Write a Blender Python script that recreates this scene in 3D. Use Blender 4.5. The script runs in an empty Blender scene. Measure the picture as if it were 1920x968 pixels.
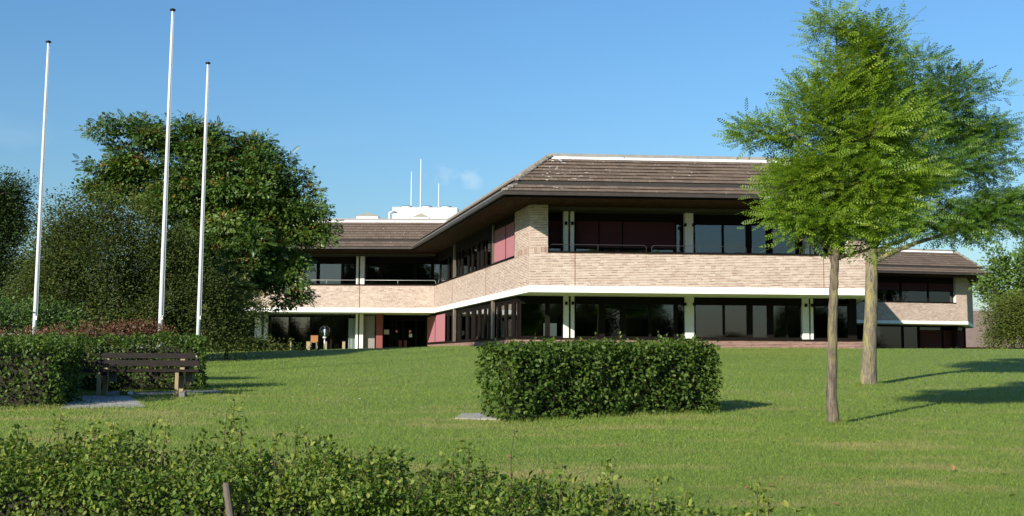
import bpy, math, random
import numpy as np
from mathutils import Vector, Matrix

random.seed(11)
RNG = np.random.default_rng(11)
D = bpy.data
SC = bpy.context.scene
COL = SC.collection
R = math.radians

# ------------------------------------------------------------------ camera
EZ = 1.6                                   # eye height
FPX, CX, CY = 2110.0, 960.0, 484.0         # focal length and centre in photo pixels (1920 wide)
PITCH, ROLL = math.atan(187.0 / 2110.0), 0.0055
cam_data = D.cameras.new('camera')
cam_data.sensor_width = 36.0
cam_data.lens = 36.0 * FPX / 1920.0
cam_data.clip_start, cam_data.clip_end = 0.1, 5000
cam = D.objects.new('camera', cam_data)
COL.objects.link(cam)
CAMM = Matrix.Translation((0, 0, EZ)) @ Matrix.Rotation(R(90) + PITCH, 4, 'X') @ Matrix.Rotation(ROLL, 4, 'Z')
cam.matrix_world = CAMM
SC.camera = cam

# ------------------------------------------------------------------ light
SUN_EL = R(24.0)
SUN_H = Vector((-0.60, -0.80, 0.0))        # horizontal direction towards the sun
w = D.worlds.new('World'); SC.world = w; w.use_nodes = True
nt = w.node_tree; nt.nodes.clear()
sky = nt.nodes.new('ShaderNodeTexSky'); sky.sky_type = 'NISHITA'; sky.sun_disc = False
sky.sun_elevation = SUN_EL
sky.sun_rotation = math.atan2(SUN_H.x, SUN_H.y) % (2 * math.pi)
sky.altitude = 0.0; sky.air_density = 1.62; sky.dust_density = 0.5; sky.ozone_density = 10.0
bg = nt.nodes.new('ShaderNodeBackground'); bg.inputs['Strength'].default_value = 0.095
wo = nt.nodes.new('ShaderNodeOutputWorld')
# a few thin fair-weather clouds low above the horizon
tc = nt.nodes.new('ShaderNodeTexCoord')
sep = nt.nodes.new('ShaderNodeSeparateXYZ'); nt.links.new(tc.outputs['Generated'], sep.inputs[0])
mp = nt.nodes.new('ShaderNodeMapping'); mp.inputs['Scale'].default_value = (7.0, 7.0, 22.0)
mp.inputs['Location'].default_value = (0.35, 0.1, 0.4)
nt.links.new(tc.outputs['Generated'], mp.inputs[0])
nz = nt.nodes.new('ShaderNodeTexNoise'); nz.inputs['Scale'].default_value = 1.0; nz.inputs['Detail'].default_value = 6.0
nt.links.new(mp.outputs[0], nz.inputs['Vector'])
cr = nt.nodes.new('ShaderNodeMapRange'); cr.inputs['From Min'].default_value = 0.60; cr.inputs['From Max'].default_value = 0.80
nt.links.new(nz.outputs['Fac'], cr.inputs['Value'])
lo = nt.nodes.new('ShaderNodeMapRange'); lo.inputs['From Min'].default_value = 0.20; lo.inputs['From Max'].default_value = 0.08
nt.links.new(sep.outputs['Z'], lo.inputs['Value'])
mu = nt.nodes.new('ShaderNodeMath'); mu.operation = 'MULTIPLY'
nt.links.new(cr.outputs[0], mu.inputs[0]); nt.links.new(lo.outputs[0], mu.inputs[1])
mu2 = nt.nodes.new('ShaderNodeMath'); mu2.operation = 'MULTIPLY'; mu2.inputs[1].default_value = 0.35
nt.links.new(mu.outputs[0], mu2.inputs[0])
mx = nt.nodes.new('ShaderNodeMixRGB'); mx.inputs['Color2'].default_value = (6.2, 6.5, 6.9, 1)
nt.links.new(mu2.outputs[0], mx.inputs['Fac'])
# the small lone cloud above the roof
cd = CAMM.to_3x3() @ Vector(((872 - CX) / FPX, (CY - 331) / FPX, -1)); cd.normalize()
sub = nt.nodes.new('ShaderNodeVectorMath'); sub.operation = 'SUBTRACT'; sub.inputs[1].default_value = cd
nt.links.new(tc.outputs['Generated'], sub.inputs[0])
scl = nt.nodes.new('ShaderNodeVectorMath'); scl.operation = 'MULTIPLY'; scl.inputs[1].default_value = (30, 30, 100)
nt.links.new(sub.outputs[0], scl.inputs[0])
ln = nt.nodes.new('ShaderNodeVectorMath'); ln.operation = 'LENGTH'; nt.links.new(scl.outputs[0], ln.inputs[0])
n2 = nt.nodes.new('ShaderNodeTexNoise'); n2.inputs['Scale'].default_value = 70.0; n2.inputs['Detail'].default_value = 5.0
nt.links.new(tc.outputs['Generated'], n2.inputs['Vector'])
ad = nt.nodes.new('ShaderNodeMath'); ad.operation = 'MULTIPLY_ADD'; ad.inputs[1].default_value = -3.2; 
nt.links.new(n2.outputs['Fac'], ad.inputs[0]); nt.links.new(ln.outputs['Value'], ad.inputs[2])
c2 = nt.nodes.new('ShaderNodeMapRange'); c2.inputs['From Min'].default_value = -0.75; c2.inputs['From Max'].default_value = -1.7
c2.inputs['To Max'].default_value = 0.24
nt.links.new(ad.outputs[0], c2.inputs['Value'])
mx2 = nt.nodes.new('ShaderNodeMixRGB'); mx2.inputs['Color2'].default_value = (6.0, 6.3, 6.8, 1)
nt.links.new(c2.outputs[0], mx2.inputs['Fac'])
nt.links.new(sky.outputs[0], mx.inputs['Color1']); nt.links.new(mx.outputs[0], mx2.inputs['Color1'])
nt.links.new(mx2.outputs[0], bg.inputs['Color']); nt.links.new(bg.outputs[0], wo.inputs['Surface'])

sd = D.lights.new('sun', 'SUN'); sd.energy = 4.6; sd.angle = R(0.55); sd.color = (1.0, 0.93, 0.82)
sun = D.objects.new('sun', sd); COL.objects.link(sun)
sun.rotation_mode = 'QUATERNION'
sun_to = SUN_H.normalized() * math.cos(SUN_EL) + Vector((0, 0, math.sin(SUN_EL)))
sun.rotation_quaternion = (-sun_to).to_track_quat('-Z', 'Y')
sun.location = (-20, -30, 30)

SC.view_settings.view_transform = 'Standard'; SC.view_settings.look = 'None'
SC.view_settings.exposure = 0.75; SC.view_settings.gamma = 1.0
SC.view_settings.use_curve_mapping = False

# ------------------------------------------------------------------ picture geometry helpers
CAM3 = CAMM.to_3x3()
def ray(px, py): return CAM3 @ Vector(((px - CX) / FPX, (CY - py) / FPX, -1.0))
def at(px, py, Y):
    r = ray(px, py); t = Y / r.y
    return Vector((r.x * t, Y, EZ + r.z * t))

_GY = np.array([-600, -3, 3, 5, 7, 9, 12, 16, 22, 30, 36, 42, 50, 62, 80, 150, 900], float)
_GZ = np.array([0, 0, 0, .05, .24, .44, .56, .71, .94, 1.30, 1.66, 1.99, 2.10, 2.20, 2.36, 2.6, 3.0], float)
def ground(x, y):
    x = np.asarray(x, float); y = np.asarray(y, float)
    z = (np.interp(y - 1.5, _GY, _GZ) + np.interp(y, _GY, _GZ) + np.interp(y + 1.5, _GY, _GZ)) / 3
    k = np.clip((y - 24) / 16, 0, 1) * np.clip((-2 - x) / 10, 0, 1.3)
    z = z - .30 * k * np.clip((140 - y) / 60, 0, 1)
    z = z + .012 * np.sin(x * .9 + y * .4) + .015 * np.sin(x * .31 - y * .53 + 1)
    return z
def gz(x, y): return float(ground(x, y))
def gp(x, y): return Vector((x, y, gz(x, y)))

# ------------------------------------------------------------------ materials
def newmat(name):
    m = D.materials.new(name); m.use_nodes = True
    t = m.node_tree; t.nodes.clear()
    out = t.nodes.new('ShaderNodeOutputMaterial'); b = t.nodes.new('ShaderNodeBsdfPrincipled')
    t.links.new(b.outputs[0], out.inputs['Surface'])
    return m, t, b, out
def node(t, kind, **kw):
    n = t.nodes.new(kind)
    for k, v in kw.items():
        if k in n.inputs.keys(): n.inputs[k].default_value = v
        else: setattr(n, k, v)
    return n
def ramp(t, src, stops):
    r = t.nodes.new('ShaderNodeValToRGB'); e = r.color_ramp.elements
    e[0].position, e[0].color = stops[0][0], (*stops[0][1], 1)
    e[1].position, e[1].color = stops[-1][0], (*stops[-1][1], 1)
    for p, c in stops[1:-1]:
        x = e.new(p); x.color = (*c, 1)
    t.links.new(src, r.inputs[0]); return r.outputs[0]
def posn(t): return t.nodes.new('ShaderNodeNewGeometry').outputs['Position']
def mapped(t, src, sc):
    m = t.nodes.new('ShaderNodeMapping'); m.inputs['Scale'].default_value = sc
    t.links.new(src, m.inputs[0]); return m.outputs[0]
def noise(t, src, scale, detail=4, rough=.55):
    n = node(t, 'ShaderNodeTexNoise', Scale=scale, Detail=detail, Roughness=rough)
    t.links.new(src, n.inputs['Vector']); return n.outputs['Fac']
def mixc(t, fac, a, b, mode='MIX'):
    m = t.nodes.new('ShaderNodeMixRGB'); m.blend_type = mode
    for i, v in ((0, fac), (1, a), (2, b)):
        if isinstance(v, (int, float)): m.inputs[i].default_value = v
        elif isinstance(v, tuple): m.inputs[i].default_value = (*v, 1)
        else: t.links.new(v, m.inputs[i])
    return m.outputs[0]
def bump(t, b, h, strength=.3, dist=.01):
    n = node(t, 'ShaderNodeBump', Strength=strength, Distance=dist)
    t.links.new(h, n.inputs['Height']); t.links.new(n.outputs[0], b.inputs['Normal'])
def plain(name, col, rough=.6, metal=0.0, var=.25, scale=3.0, bmp=.15, stretch=(1, 1, 1), spec=.3):
    m, t, b, o = newmat(name)
    p = mapped(t, posn(t), stretch)
    n1 = noise(t, p, scale, 6, .6); n2 = noise(t, p, scale * 9, 4)
    c = ramp(t, n1, [(.3, tuple(x * (1 - var) for x in col)), (.7, tuple(min(1, x * (1 + var)) for x in col))])
    c = mixc(t, .35 * min(1, var * 3), c, ramp(t, n2, [(.3, tuple(x * .75 for x in col)), (.7, tuple(min(1, x * 1.2) for x in col))]))
    t.links.new(c, b.inputs['Base Color'])
    b.inputs['Roughness'].default_value = rough; b.inputs['Metallic'].default_value = metal; b.inputs['Specular IOR Level'].default_value = spec
    if bmp: bump(t, b, n2, bmp, .01)
    return m
def leafmat(name, stops, trans=.35, rough=.45, clump=.25, spec=.4, autumn=None):
    """Leaf colour from the leaf's own random value and a slow drift through the plant; light passes through."""
    m, t, b, o = newmat(name)
    a = node(t, 'ShaderNodeAttribute', attribute_name='rv')
    n1 = noise(t, posn(t), 1.1, 3)
    mm = t.nodes.new('ShaderNodeMath'); mm.operation = 'MULTIPLY_ADD'
    t.links.new(n1, mm.inputs[0]); mm.inputs[1].default_value = clump * 2
    s = t.nodes.new('ShaderNodeMath'); s.operation = 'MULTIPLY_ADD'; s.inputs[1].default_value = 1 - clump; s.inputs[2].default_value = -clump * .5
    t.links.new(a.outputs['Fac'], s.inputs[0]); t.links.new(s.outputs[0], mm.inputs[2])
    c = ramp(t, mm.outputs[0], stops)
    t.links.new(c, b.inputs['Base Color'])
    b.inputs['Roughness'].default_value = rough
    b.inputs['Specular IOR Level'].default_value = spec
    tr = t.nodes.new('ShaderNodeBsdfTranslucent')
    t.links.new(mixc(t, 1.0, c, (1.25, 1.2, .55), 'MULTIPLY'), tr.inputs['Color'])
    ms = t.nodes.new('ShaderNodeMixShader'); ms.inputs[0].default_value = trans
    t.links.new(b.outputs[0], ms.inputs[1]); t.links.new(tr.outputs[0], ms.inputs[2])
    t.links.new(ms.outputs[0], o.inputs['Surface'])
    return m

M = {}
# lawn
def lawn_mat(name, blades):
    m, t, b, o = newmat(name)
    p = posn(t)
    big = noise(t, mapped(t, p, (.10, .22, 1)), 1.0, 5, .6)
    mid = noise(t, mapped(t, p, (.45, 1.1, 1)), 1.0, 5, .65)
    fine = noise(t, p, 16, 4, .7)
    c = ramp(t, big, [(.36, (.110, .200, .022)), (.55, (.165, .245, .034)), (.70, (.23, .275, .055))])
    dry = ramp(t, mid, [(.50, (0, 0, 0)), (.68, (1, 1, 1))])
    c = mixc(t, .45, c, ramp(t, fine, [(.25, (.085, .15, .018)), (.75, (.24, .295, .06))]))
    if blades:
        a = node(t, 'ShaderNodeAttribute', attribute_name='rv')
        c = mixc(t, .40, c, ramp(t, a.outputs['Fac'], [(0, (.075, .15, .018)), (.65, (.18, .255, .042)), (.92, (.27, .29, .075)), (1, (.42, .36, .15))]))
    sx = t.nodes.new('ShaderNodeSeparateXYZ'); t.links.new(p, sx.inputs[0])
    near = node(t, 'ShaderNodeMapRange'); near.inputs['From Min'].default_value = 30; near.inputs['From Max'].default_value = 10
    near.inputs['To Min'].default_value = .12; near.inputs['To Max'].default_value = .75; t.links.new(sx.outputs['Y'], near.inputs['Value'])
    dm = node(t, 'ShaderNodeMath', operation='MULTIPLY'); t.links.new(dry, dm.inputs[0]); t.links.new(near.outputs[0], dm.inputs[1])
    c = mixc(t, dm.outputs[0], c, (.35, .285, .115))
    t.links.new(c, b.inputs['Base Color']); b.inputs['Roughness'].default_value = .7
    b.inputs['Specular IOR Level'].default_value = .25
    if blades:
        tr = t.nodes.new('ShaderNodeBsdfTranslucent'); t.links.new(c, tr.inputs['Color'])
        ms = t.nodes.new('ShaderNodeMixShader'); ms.inputs[0].default_value = .3
        t.links.new(b.outputs[0], ms.inputs[1]); t.links.new(tr.outputs[0], ms.inputs[2]); t.links.new(ms.outputs[0], o.inputs['Surface'])
    else:
        h = noise(t, mapped(t, p, (1, .6, 1)), 45, 5, .8)
        bump(t, b, h, .9, .05)
    return m
M['lawn'] = lawn_mat('lawn', False); M['blade'] = lawn_mat('grass_blade', True)

# brick: every brick its own tone
def brick_mat(name, stops):
    m, t, b, o = newmat(name)
    g = t.nodes.new('ShaderNodeNewGeometry'); oi = t.nodes.new('ShaderNodeObjectInfo')
    s = t.nodes.new('ShaderNodeMath'); s.operation = 'ADD'
    t.links.new(g.outputs['Random Per Island'], s.inputs[0]); t.links.new(oi.outputs['Random'], s.inputs[1])
    fr = t.nodes.new('ShaderNodeMath'); fr.operation = 'FRACT'; t.links.new(s.outputs[0], fr.inputs[0])
    c = ramp(t, fr.outputs[0], stops)
    n = noise(t, g.outputs['Position'], 40, 4); n1 = noise(t, g.outputs['Position'], .8, 4)
    c = mixc(t, .25, c, ramp(t, n, [(.3, stops[0][1]), (.7, stops[-1][1])]))
    c = mixc(t, ramp(t, n1, [(.45, (0, 0, 0)), (.8, (.3, .3, .3))]), c, stops[-1][1])
    t.links.new(c, b.inputs['Base Color']); b.inputs['Roughness'].default_value = .85
    bump(t, b, n, .3, .004)
    return m
M['brick'] = brick_mat('brick', [(0, (.19, .105, .08)), (.12, (.26, .155, .118)), (.45, (.325, .222, .170)), (.8, (.39, .285, .222)), (1, (.48, .38, .31))])
M['redbrick'] = brick_mat('red_brick', [(0, (.10, .038, .030)), (.4, (.155, .062, .048)), (.8, (.21, .092, .072)), (1, (.28, .15, .115))])
M['mortar'] = plain('mortar', (.72, .67, .59), .9, 0, .12, 4)
M['darkmortar'] = plain('plinth_mortar', (.40, .34, .29), .9, 0, .12, 4)
M['whiteband'] = plain('painted_concrete', (.78, .77, .73), .7, 0, .10, 1.5, .05, (2.5, 2.5, .4))
M['post'] = plain('pale_concrete', (.62, .61, .57), .75, 0, .08, 3, .1)
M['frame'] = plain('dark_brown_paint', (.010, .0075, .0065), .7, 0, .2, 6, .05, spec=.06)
M['lightpost'] = plain('bronze_aluminium', (.25, .21, .16), .4, .6, .1, 6, .03)
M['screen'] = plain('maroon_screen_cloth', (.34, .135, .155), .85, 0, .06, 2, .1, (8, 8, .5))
M['shadescreen'] = plain('maroon_screen_cloth_shaded', (.060, .024, .030), .9, 0, .08, 2, .1, (8, 8, .5), spec=.05)  # same maroon cloth, with the shade put into its colour
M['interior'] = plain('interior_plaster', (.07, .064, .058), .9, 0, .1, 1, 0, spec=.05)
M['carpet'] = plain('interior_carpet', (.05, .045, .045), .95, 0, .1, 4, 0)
M['curtain'] = plain('pale_curtain', (.42, .48, .46), .9, 0, .1, 6, .3, (6, 6, .4))
M['metal'] = plain('zinc', (.60, .60, .58), .38, .75, .08, 4, .03)
M['ridgemetal'] = plain('dull_lead', (.26, .25, .23), .6, .2, .2, 3, .05)
M['railmetal'] = plain('rail_steel', (.045, .043, .042), .6, .2, .1, 4, 0)
M['whitemetal'] = plain('white_sheet_metal', (.78, .78, .75), .45, 0, .05, 2, .03)
M['gutter'] = plain('weathered_gutter', (.055, .045, .038), .5, .3, .25, 3, .05)
M['roofbase'] = plain('roofing_felt', (.035, .032, .03), .9, 0, .2, 2)
M['soffit'] = plain('brown_stained_boards', (.050, .025, .015), .8, 0, .45, 2.0, .15, (2, .5, 1), spec=.06)
M['flatroof'] = plain('roof_gravel', (.25, .24, .22), .9, 0, .2, 4)
M['pole'] = plain('white_pole_lacquer', (.56, .57, .58), .35, 0, .05, 3, .02, (1, 1, .3))
M['black'] = plain('black_plastic', (.015, .015, .016), .4, 0, .2, 4, .03)
M['benchwood'] = plain('dark_weathered_wood', (.024, .020, .017), .85, 0, .35, 3, .4, (2, 12, 12), spec=.1)
M['postwood'] = plain('pale_weathered_wood', (.32, .25, .14), .8, 0, .25, 6, .4, (8, 8, 1.2))
M['greywood'] = plain('grey_weathered_wood', (.13, .108, .085), .85, 0, .3, 8, .5, (9, 9, 1))
M['slab'] = plain('concrete_paving', (.30, .285, .26), .9, 0, .15, 5, .3)
M['stone'] = plain('grey_stone', (.17, .16, .15), .9, 0, .25, 6, .5)
M['doorgrey'] = plain('grey_door_panel', (.22, .20, .185), .6, 0, .06, 2, .03)
M['maroonpaint'] = plain('maroon_paint', (.19, .050, .042), .55, 0, .1, 3, .05)
M['red'] = plain('sign_red', (.55, .03, .02), .5, 0, .03, 3, 0)
M['paper'] = plain('white_paper', (.75, .75, .72), .8, 0, .03, 3, 0)
M['orangewood'] = plain('orange_chair_wood', (.27, .125, .04), .55, 0, .12, 4, .05)
M['bluechair'] = plain('blue_cloth', (.05, .17, .36), .8, 0, .1, 8, .1)
M['hosuetile'] = plain('brown_house_tiles', (.17, .125, .10), .9, 0, .25, 3, .3)
M['twig'] = plain('twig_bark', (.075, .055, .038), .9, 0, .3, 9, .3)
M['barkdark'] = plain('dark_bark', (.07, .058, .045), .9, 0, .3, 7, .5, (3, 3, .8))
M['rust'] = plain('rusty_joint', (.20, .095, .05), .8, 0, .2, 5, 0)
def bark_mat(name, base, lichen):
    m, t, b, o = newmat(name)
    p = posn(t)
    f = noise(t, mapped(t, p, (26, 26, 3.2)), 1.5, 7, .75)
    c = ramp(t, f, [(.34, tuple(x * .18 for x in base)), (.47, tuple(x * .8 for x in base)), (.66, tuple(x * 1.75 for x in base))])
    l = noise(t, mapped(t, p, (5, 5, 1.6)), 1.2, 6, .7)
    c = mixc(t, ramp(t, l, [(.50, (0, 0, 0)), (.62, (.85, .85, .85))]), c, lichen)
    t.links.new(c, b.inputs['Base Color']); b.inputs['Roughness'].default_value = .9
    bump(t, b, f, 1.0, .04)
    return m
M['bark1'] = bark_mat('robinia_bark', (.15, .118, .084), (.27, .24, .085))
M['bark2'] = bark_mat('robinia_bark_lichen', (.18, .15, .10), (.30, .26, .075))
def tile_mat():
    m, t, b, o = newmat('roof_tile')
    g = t.nodes.new('ShaderNodeNewGeometry'); oi = t.nodes.new('ShaderNodeObjectInfo')
    s = t.nodes.new('ShaderNodeMath'); s.operation = 'ADD'
    t.links.new(g.outputs['Random Per Island'], s.inputs[0]); t.links.new(oi.outputs['Random'], s.inputs[1])
    fr = t.nodes.new('ShaderNodeMath'); fr.operation = 'FRACT'; t.links.new(s.outputs[0], fr.inputs[0])
    c = ramp(t, fr.outputs[0], [(0, (.108, .076, .053)), (.5, (.13, .092, .065)), (1, (.155, .112, .080))])
    n = noise(t, g.outputs['Position'], 1.3, 6, .7)
    c = mixc(t, ramp(t, n, [(.42, (0, 0, 0)), (.75, (.6, .6, .6))]), c, (.165, .122, .086))
    # lichen blotches, thickest by the hip
    sp = noise(t, mapped(t, g.outputs['Position'], (1, 1, 1.5)), 6.5, 2, .5)
    d = node(t, 'ShaderNodeVectorMath', operation='DISTANCE'); t.links.new(g.outputs['Position'], d.inputs[0])
    d.inputs[1].default_value = (1.3, 41.2, 8.9)
    th = node(t, 'ShaderNodeMapRange'); th.inputs['From Min'].default_value = .5; th.inputs['From Max'].default_value = 2.2
    th.inputs['To Min'].default_value = .105; th.inputs['To Max'].default_value = 0.0
    t.links.new(d.outputs['Value'], th.inputs['Value'])
    a2 = t.nodes.new('ShaderNodeMath'); a2.operation = 'ADD'; t.links.new(sp, a2.inputs[0]); t.links.new(th.outputs[0], a2.inputs[1])
    n3 = noise(t, g.outputs['Position'], .7, 2); a3 = node(t, 'ShaderNodeMath', operation='MULTIPLY_ADD'); a3.inputs[1].default_value = .16
    t.links.new(n3, a3.inputs[0]); t.links.new(a2.outputs[0], a3.inputs[2])
    c = mixc(t, ramp(t, a3.outputs[0], [(.80, (0, 0, 0)), (.83, (1, 1, 1))]), c, (.50, .48, .43))
    t.links.new(c, b.inputs['Base Color']); b.inputs['Roughness'].default_value = .8
    bump(t, b, noise(t, g.outputs['Position'], 30, 4), .3, .006)
    return m
M['tile'] = tile_mat()
M['hip'] = bark_mat('lichened_hip_tile', (.19, .165, .135), (.40, .37, .29))
def glass_mat():
    m, t, b, o = newmat('window_glass')
    t.nodes.remove(b)
    tr = node(t, 'ShaderNodeBsdfTransparent', Color=(.46, .50, .50, 1))
    gl = node(t, 'ShaderNodeBsdfGlossy', Color=(.93, .96, 1, 1), Roughness=.012)
    fz = node(t, 'ShaderNodeFresnel', IOR=1.9)
    ms = t.nodes.new('ShaderNodeMixShader')
    t.links.new(fz.outputs[0], ms.inputs[0]); t.links.new(tr.outputs[0], ms.inputs[1]); t.links.new(gl.outputs[0], ms.inputs[2])
    t.links.new(ms.outputs[0], o.inputs['Surface'])
    return m
M['glass'] = glass_mat()
def globe_mat():
    m, t, b, o = newmat('clear_globe'); t.nodes.remove(b)
    tr = node(t, 'ShaderNodeBsdfTransparent', Color=(.86, .88, .9, 1)); gl = node(t, 'ShaderNodeBsdfGlossy', Roughness=.03)
    lw = node(t, 'ShaderNodeLayerWeight', Blend=.35); ms = t.nodes.new('ShaderNodeMixShader')
    t.links.new(lw.outputs['Fresnel'], ms.inputs[0]); t.links.new(tr.outputs[0], ms.inputs[1]); t.links.new(gl.outputs[0], ms.inputs[2])
    t.links.new(ms.outputs[0], o.inputs['Surface']); return m
M['globe'] = globe_mat()
G3 = lambda r, g, b: (r, g, b)
M['leaf_robinia'] = leafmat('robinia_leaf', [(.05, (.055, .12, .010)), (.45, (.145, .245, .018)), (.8, (.25, .355, .030)), (1, (.34, .40, .045))], .48, .42)
M['leaf_robinia_far'] = leafmat('robinia_leaf_far', [(.05, (.030, .085, .012)), (.5, (.082, .168, .020)), (.88, (.145, .245, .028)), (1, (.27, .34, .05))], .42, .42)
M['leaf_heaven'] = leafmat('ailanthus_leaf', [(.05, (.022, .058, .010)), (.5, (.065, .125, .019)), (.9, (.13, .19, .030)), (1, (.19, .23, .045))], .28, .42)
M['seed'] = leafmat('orange_seeds', [(0, (.17, .105, .025)), (1, (.33, .21, .05))], .25, .7, .1, .1)
M['leaf_dark'] = leafmat('dark_shrub_leaf', [(.05, (.020, .040, .009)), (.5, (.056, .080, .017)), (.9, (.105, .122, .028)), (1, (.16, .135, .038))], .25, .7, .25, .15)
M['leaf_olive'] = leafmat('olive_shrub_leaf', [(.05, (.035, .06, .010)), (.5, (.085, .115, .020)), (1, (.16, .17, .04))], .25, .7, .25, .15)
M['leaf_deep'] = leafmat('deep_green_leaf', [(.05, (.012, .030, .008)), (.5, (.032, .058, .014)), (1, (.075, .10, .026))], .2, .7, .25, .15)
M['leaf_pale'] = leafmat('pale_sumac_leaf', [(0, (.08, .12, .02)), (.6, (.16, .18, .04)), (1, (.26, .22, .07))], .35, .5)
M['leaf_mid'] = leafmat('mid_shrub_leaf', [(0, (.028, .07, .010)), (.6, (.065, .13, .02)), (1, (.13, .19, .04))], .32, .5)
M['leaf_light'] = leafmat('light_shrub_leaf', [(0, (.05, .11, .015)), (.6, (.11, .19, .03)), (1, (.22, .27, .06))], .38, .5)
M['leaf_red'] = leafmat('berberis_leaf', [(0, (.060, .020, .012)), (.5, (.120, .042, .020)), (.8, (.15, .080, .028)), (1, (.12, .13, .03))], .3, .5, .2)
M['leaf_hedge'] = leafmat('hornbeam_leaf', [(0, (.022, .052, .007)), (.45, (.060, .110, .014)), (.8, (.125, .175, .026)), (.97, (.20, .22, .045)), (1, (.20, .085, .03))], .30, .5, .2, .22)
M['leaf_near'] = leafmat('hornbeam_leaf_near', [(0, (.022, .058, .008)), (.35, (.080, .140, .018)), (.65, (.165, .220, .034)), (.92, (.29, .30, .06)), (1, (.27, .14, .045))], .32, .5, .25, .22)

# ------------------------------------------------------------------ mesh helpers
class MB:
    def __init__(s): s.v = []; s.f = []
    def add(s, vs, fs):
        k = len(s.v); s.v += [tuple(v) for v in vs]; s.f += [tuple(i + k for i in f) for f in fs]
    def hexa(s, c):            # 8 corners: bottom 4 ccw, top 4 ccw
        s.add(c, [(3, 2, 1, 0), (4, 5, 6, 7), (0, 1, 5, 4), (1, 2, 6, 5), (2, 3, 7, 6), (3, 0, 4, 7)])
    def box(s, x0, x1, y0, y1, z0, z1):
        s.hexa([(x0, y0, z0), (x1, y0, z0), (x1, y1, z0), (x0, y1, z0), (x0, y0, z1), (x1, y0, z1), (x1, y1, z1), (x0, y1, z1)])
    def prism(s, poly, z0, z1):   # poly ccw list of 2D points
        n = len(poly)
        s.add([(p[0], p[1], z0) for p in poly] + [(p[0], p[1], z1) for p in poly],
              [tuple(range(n - 1, -1, -1)), tuple(range(n, 2 * n))] + [(i, (i + 1) % n, n + (i + 1) % n, n + i) for i in range(n)])
    def tube(s, pts, rad, n=8, cap=True):
        pts = [Vector(p) for p in pts]; k = len(s.v); m = len(pts)
        if isinstance(rad, (int, float)): rad = [rad] * m
        ref = None
        for i, p in enumerate(pts):
            d = (pts[min(i + 1, m - 1)] - pts[max(i - 1, 0)])
            d = d.normalized() if d.length > 1e-9 else Vector((0, 0, 1))
            if ref is None:
                ref = Vector((1, 0, 0)) if abs(d.x) < .9 else Vector((0, 1, 0))
            a = (ref - d * ref.dot(d)).normalized(); b = d.cross(a); ref = a
            for j in range(n):
                t = 2 * math.pi * j / n
                s.v.append(tuple(p + (a * math.cos(t) + b * math.sin(t)) * rad[i]))
        for i in range(m - 1):
            for j in range(n):
                j2 = (j + 1) % n
                s.f.append((k + i * n + j, k + i * n + j2, k + (i + 1) * n + j2, k + (i + 1) * n + j))
        if cap:
            s.f.append(tuple(k + j for j in range(n - 1, -1, -1))); s.f.append(tuple(k + (m - 1) * n + j for j in range(n)))
    def lathe(s, c, prof, n=20):
        c = Vector(c); k = len(s.v)
        for r, z in prof:
            for j in range(n):
                t = 2 * math.pi * j / n; s.v.append((c.x + r * math.cos(t), c.y + r * math.sin(t), c.z + z))
        for i in range(len(prof) - 1):
            for j in range(n):
                j2 = (j + 1) % n
                s.f.append((k + i * n + j, k + i * n + j2, k + (i + 1) * n + j2, k + (i + 1) * n + j))
    def mesh(s, name, mat, smooth=False):
        me = D.meshes.new(name); me.from_pydata(s.v, [], s.f); me.update()
        if mat is not None: me.materials.append(mat)
        if smooth: me.polygons.foreach_set('use_smooth', [True] * len(me.polygons))
        return me
    def build(s, name, mat, parent=None, smooth=False):
        return link(name, s.mesh(name, mat, smooth), parent)
def wloc(o):
    v = Vector((0, 0, 0))
    while o is not None: v += o.location; o = o.parent
    return v
def link(name, me, parent=None, loc=None, rot=None):
    """mesh coordinates are world coordinates unless a location is given"""
    o = D.objects.new(name, me); COL.objects.link(o)
    if parent is not None:
        o.parent = parent; o.location = (Vector(loc) if loc is not None else Vector((0, 0, 0))) - wloc(parent)
    elif loc is not None: o.location = loc
    if rot is not None: o.rotation_euler = rot
    return o
def tag(o, label=None, cat=None, group=None, kind=None):
    if label: o['label'] = label
    if cat: o['category'] = cat
    if group: o['group'] = group
    if kind: o['kind'] = kind
    return o
def empty(name, loc, label=None, cat=None, group=None):
    o = D.objects.new(name, None); COL.objects.link(o); o.location = loc; o.empty_display_size = .2
    return tag(o, label, cat, group)
def npmesh(name, V, F, mat, rv=None):
    """V (n,3); F (m,k) index array of equal-sized faces"""
    me = D.meshes.new(name); V = np.ascontiguousarray(V, np.float32); F = np.ascontiguousarray(F, np.int32)
    m, k = F.shape
    me.vertices.add(len(V)); me.vertices.foreach_set('co', V.ravel())
    me.loops.add(m * k); me.loops.foreach_set('vertex_index', F.ravel())
    me.polygons.add(m); me.polygons.foreach_set('loop_start', np.arange(0, m * k, k, dtype=np.int32))
    me.polygons.foreach_set('loop_total', np.full(m, k, np.int32))
    if rv is not None:
        a = me.attributes.new('rv', 'FLOAT', 'POINT'); a.data.foreach_set('value', np.ascontiguousarray(rv, np.float32))
    me.update(calc_edges=True); me.materials.append(mat)
    return me

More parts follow.
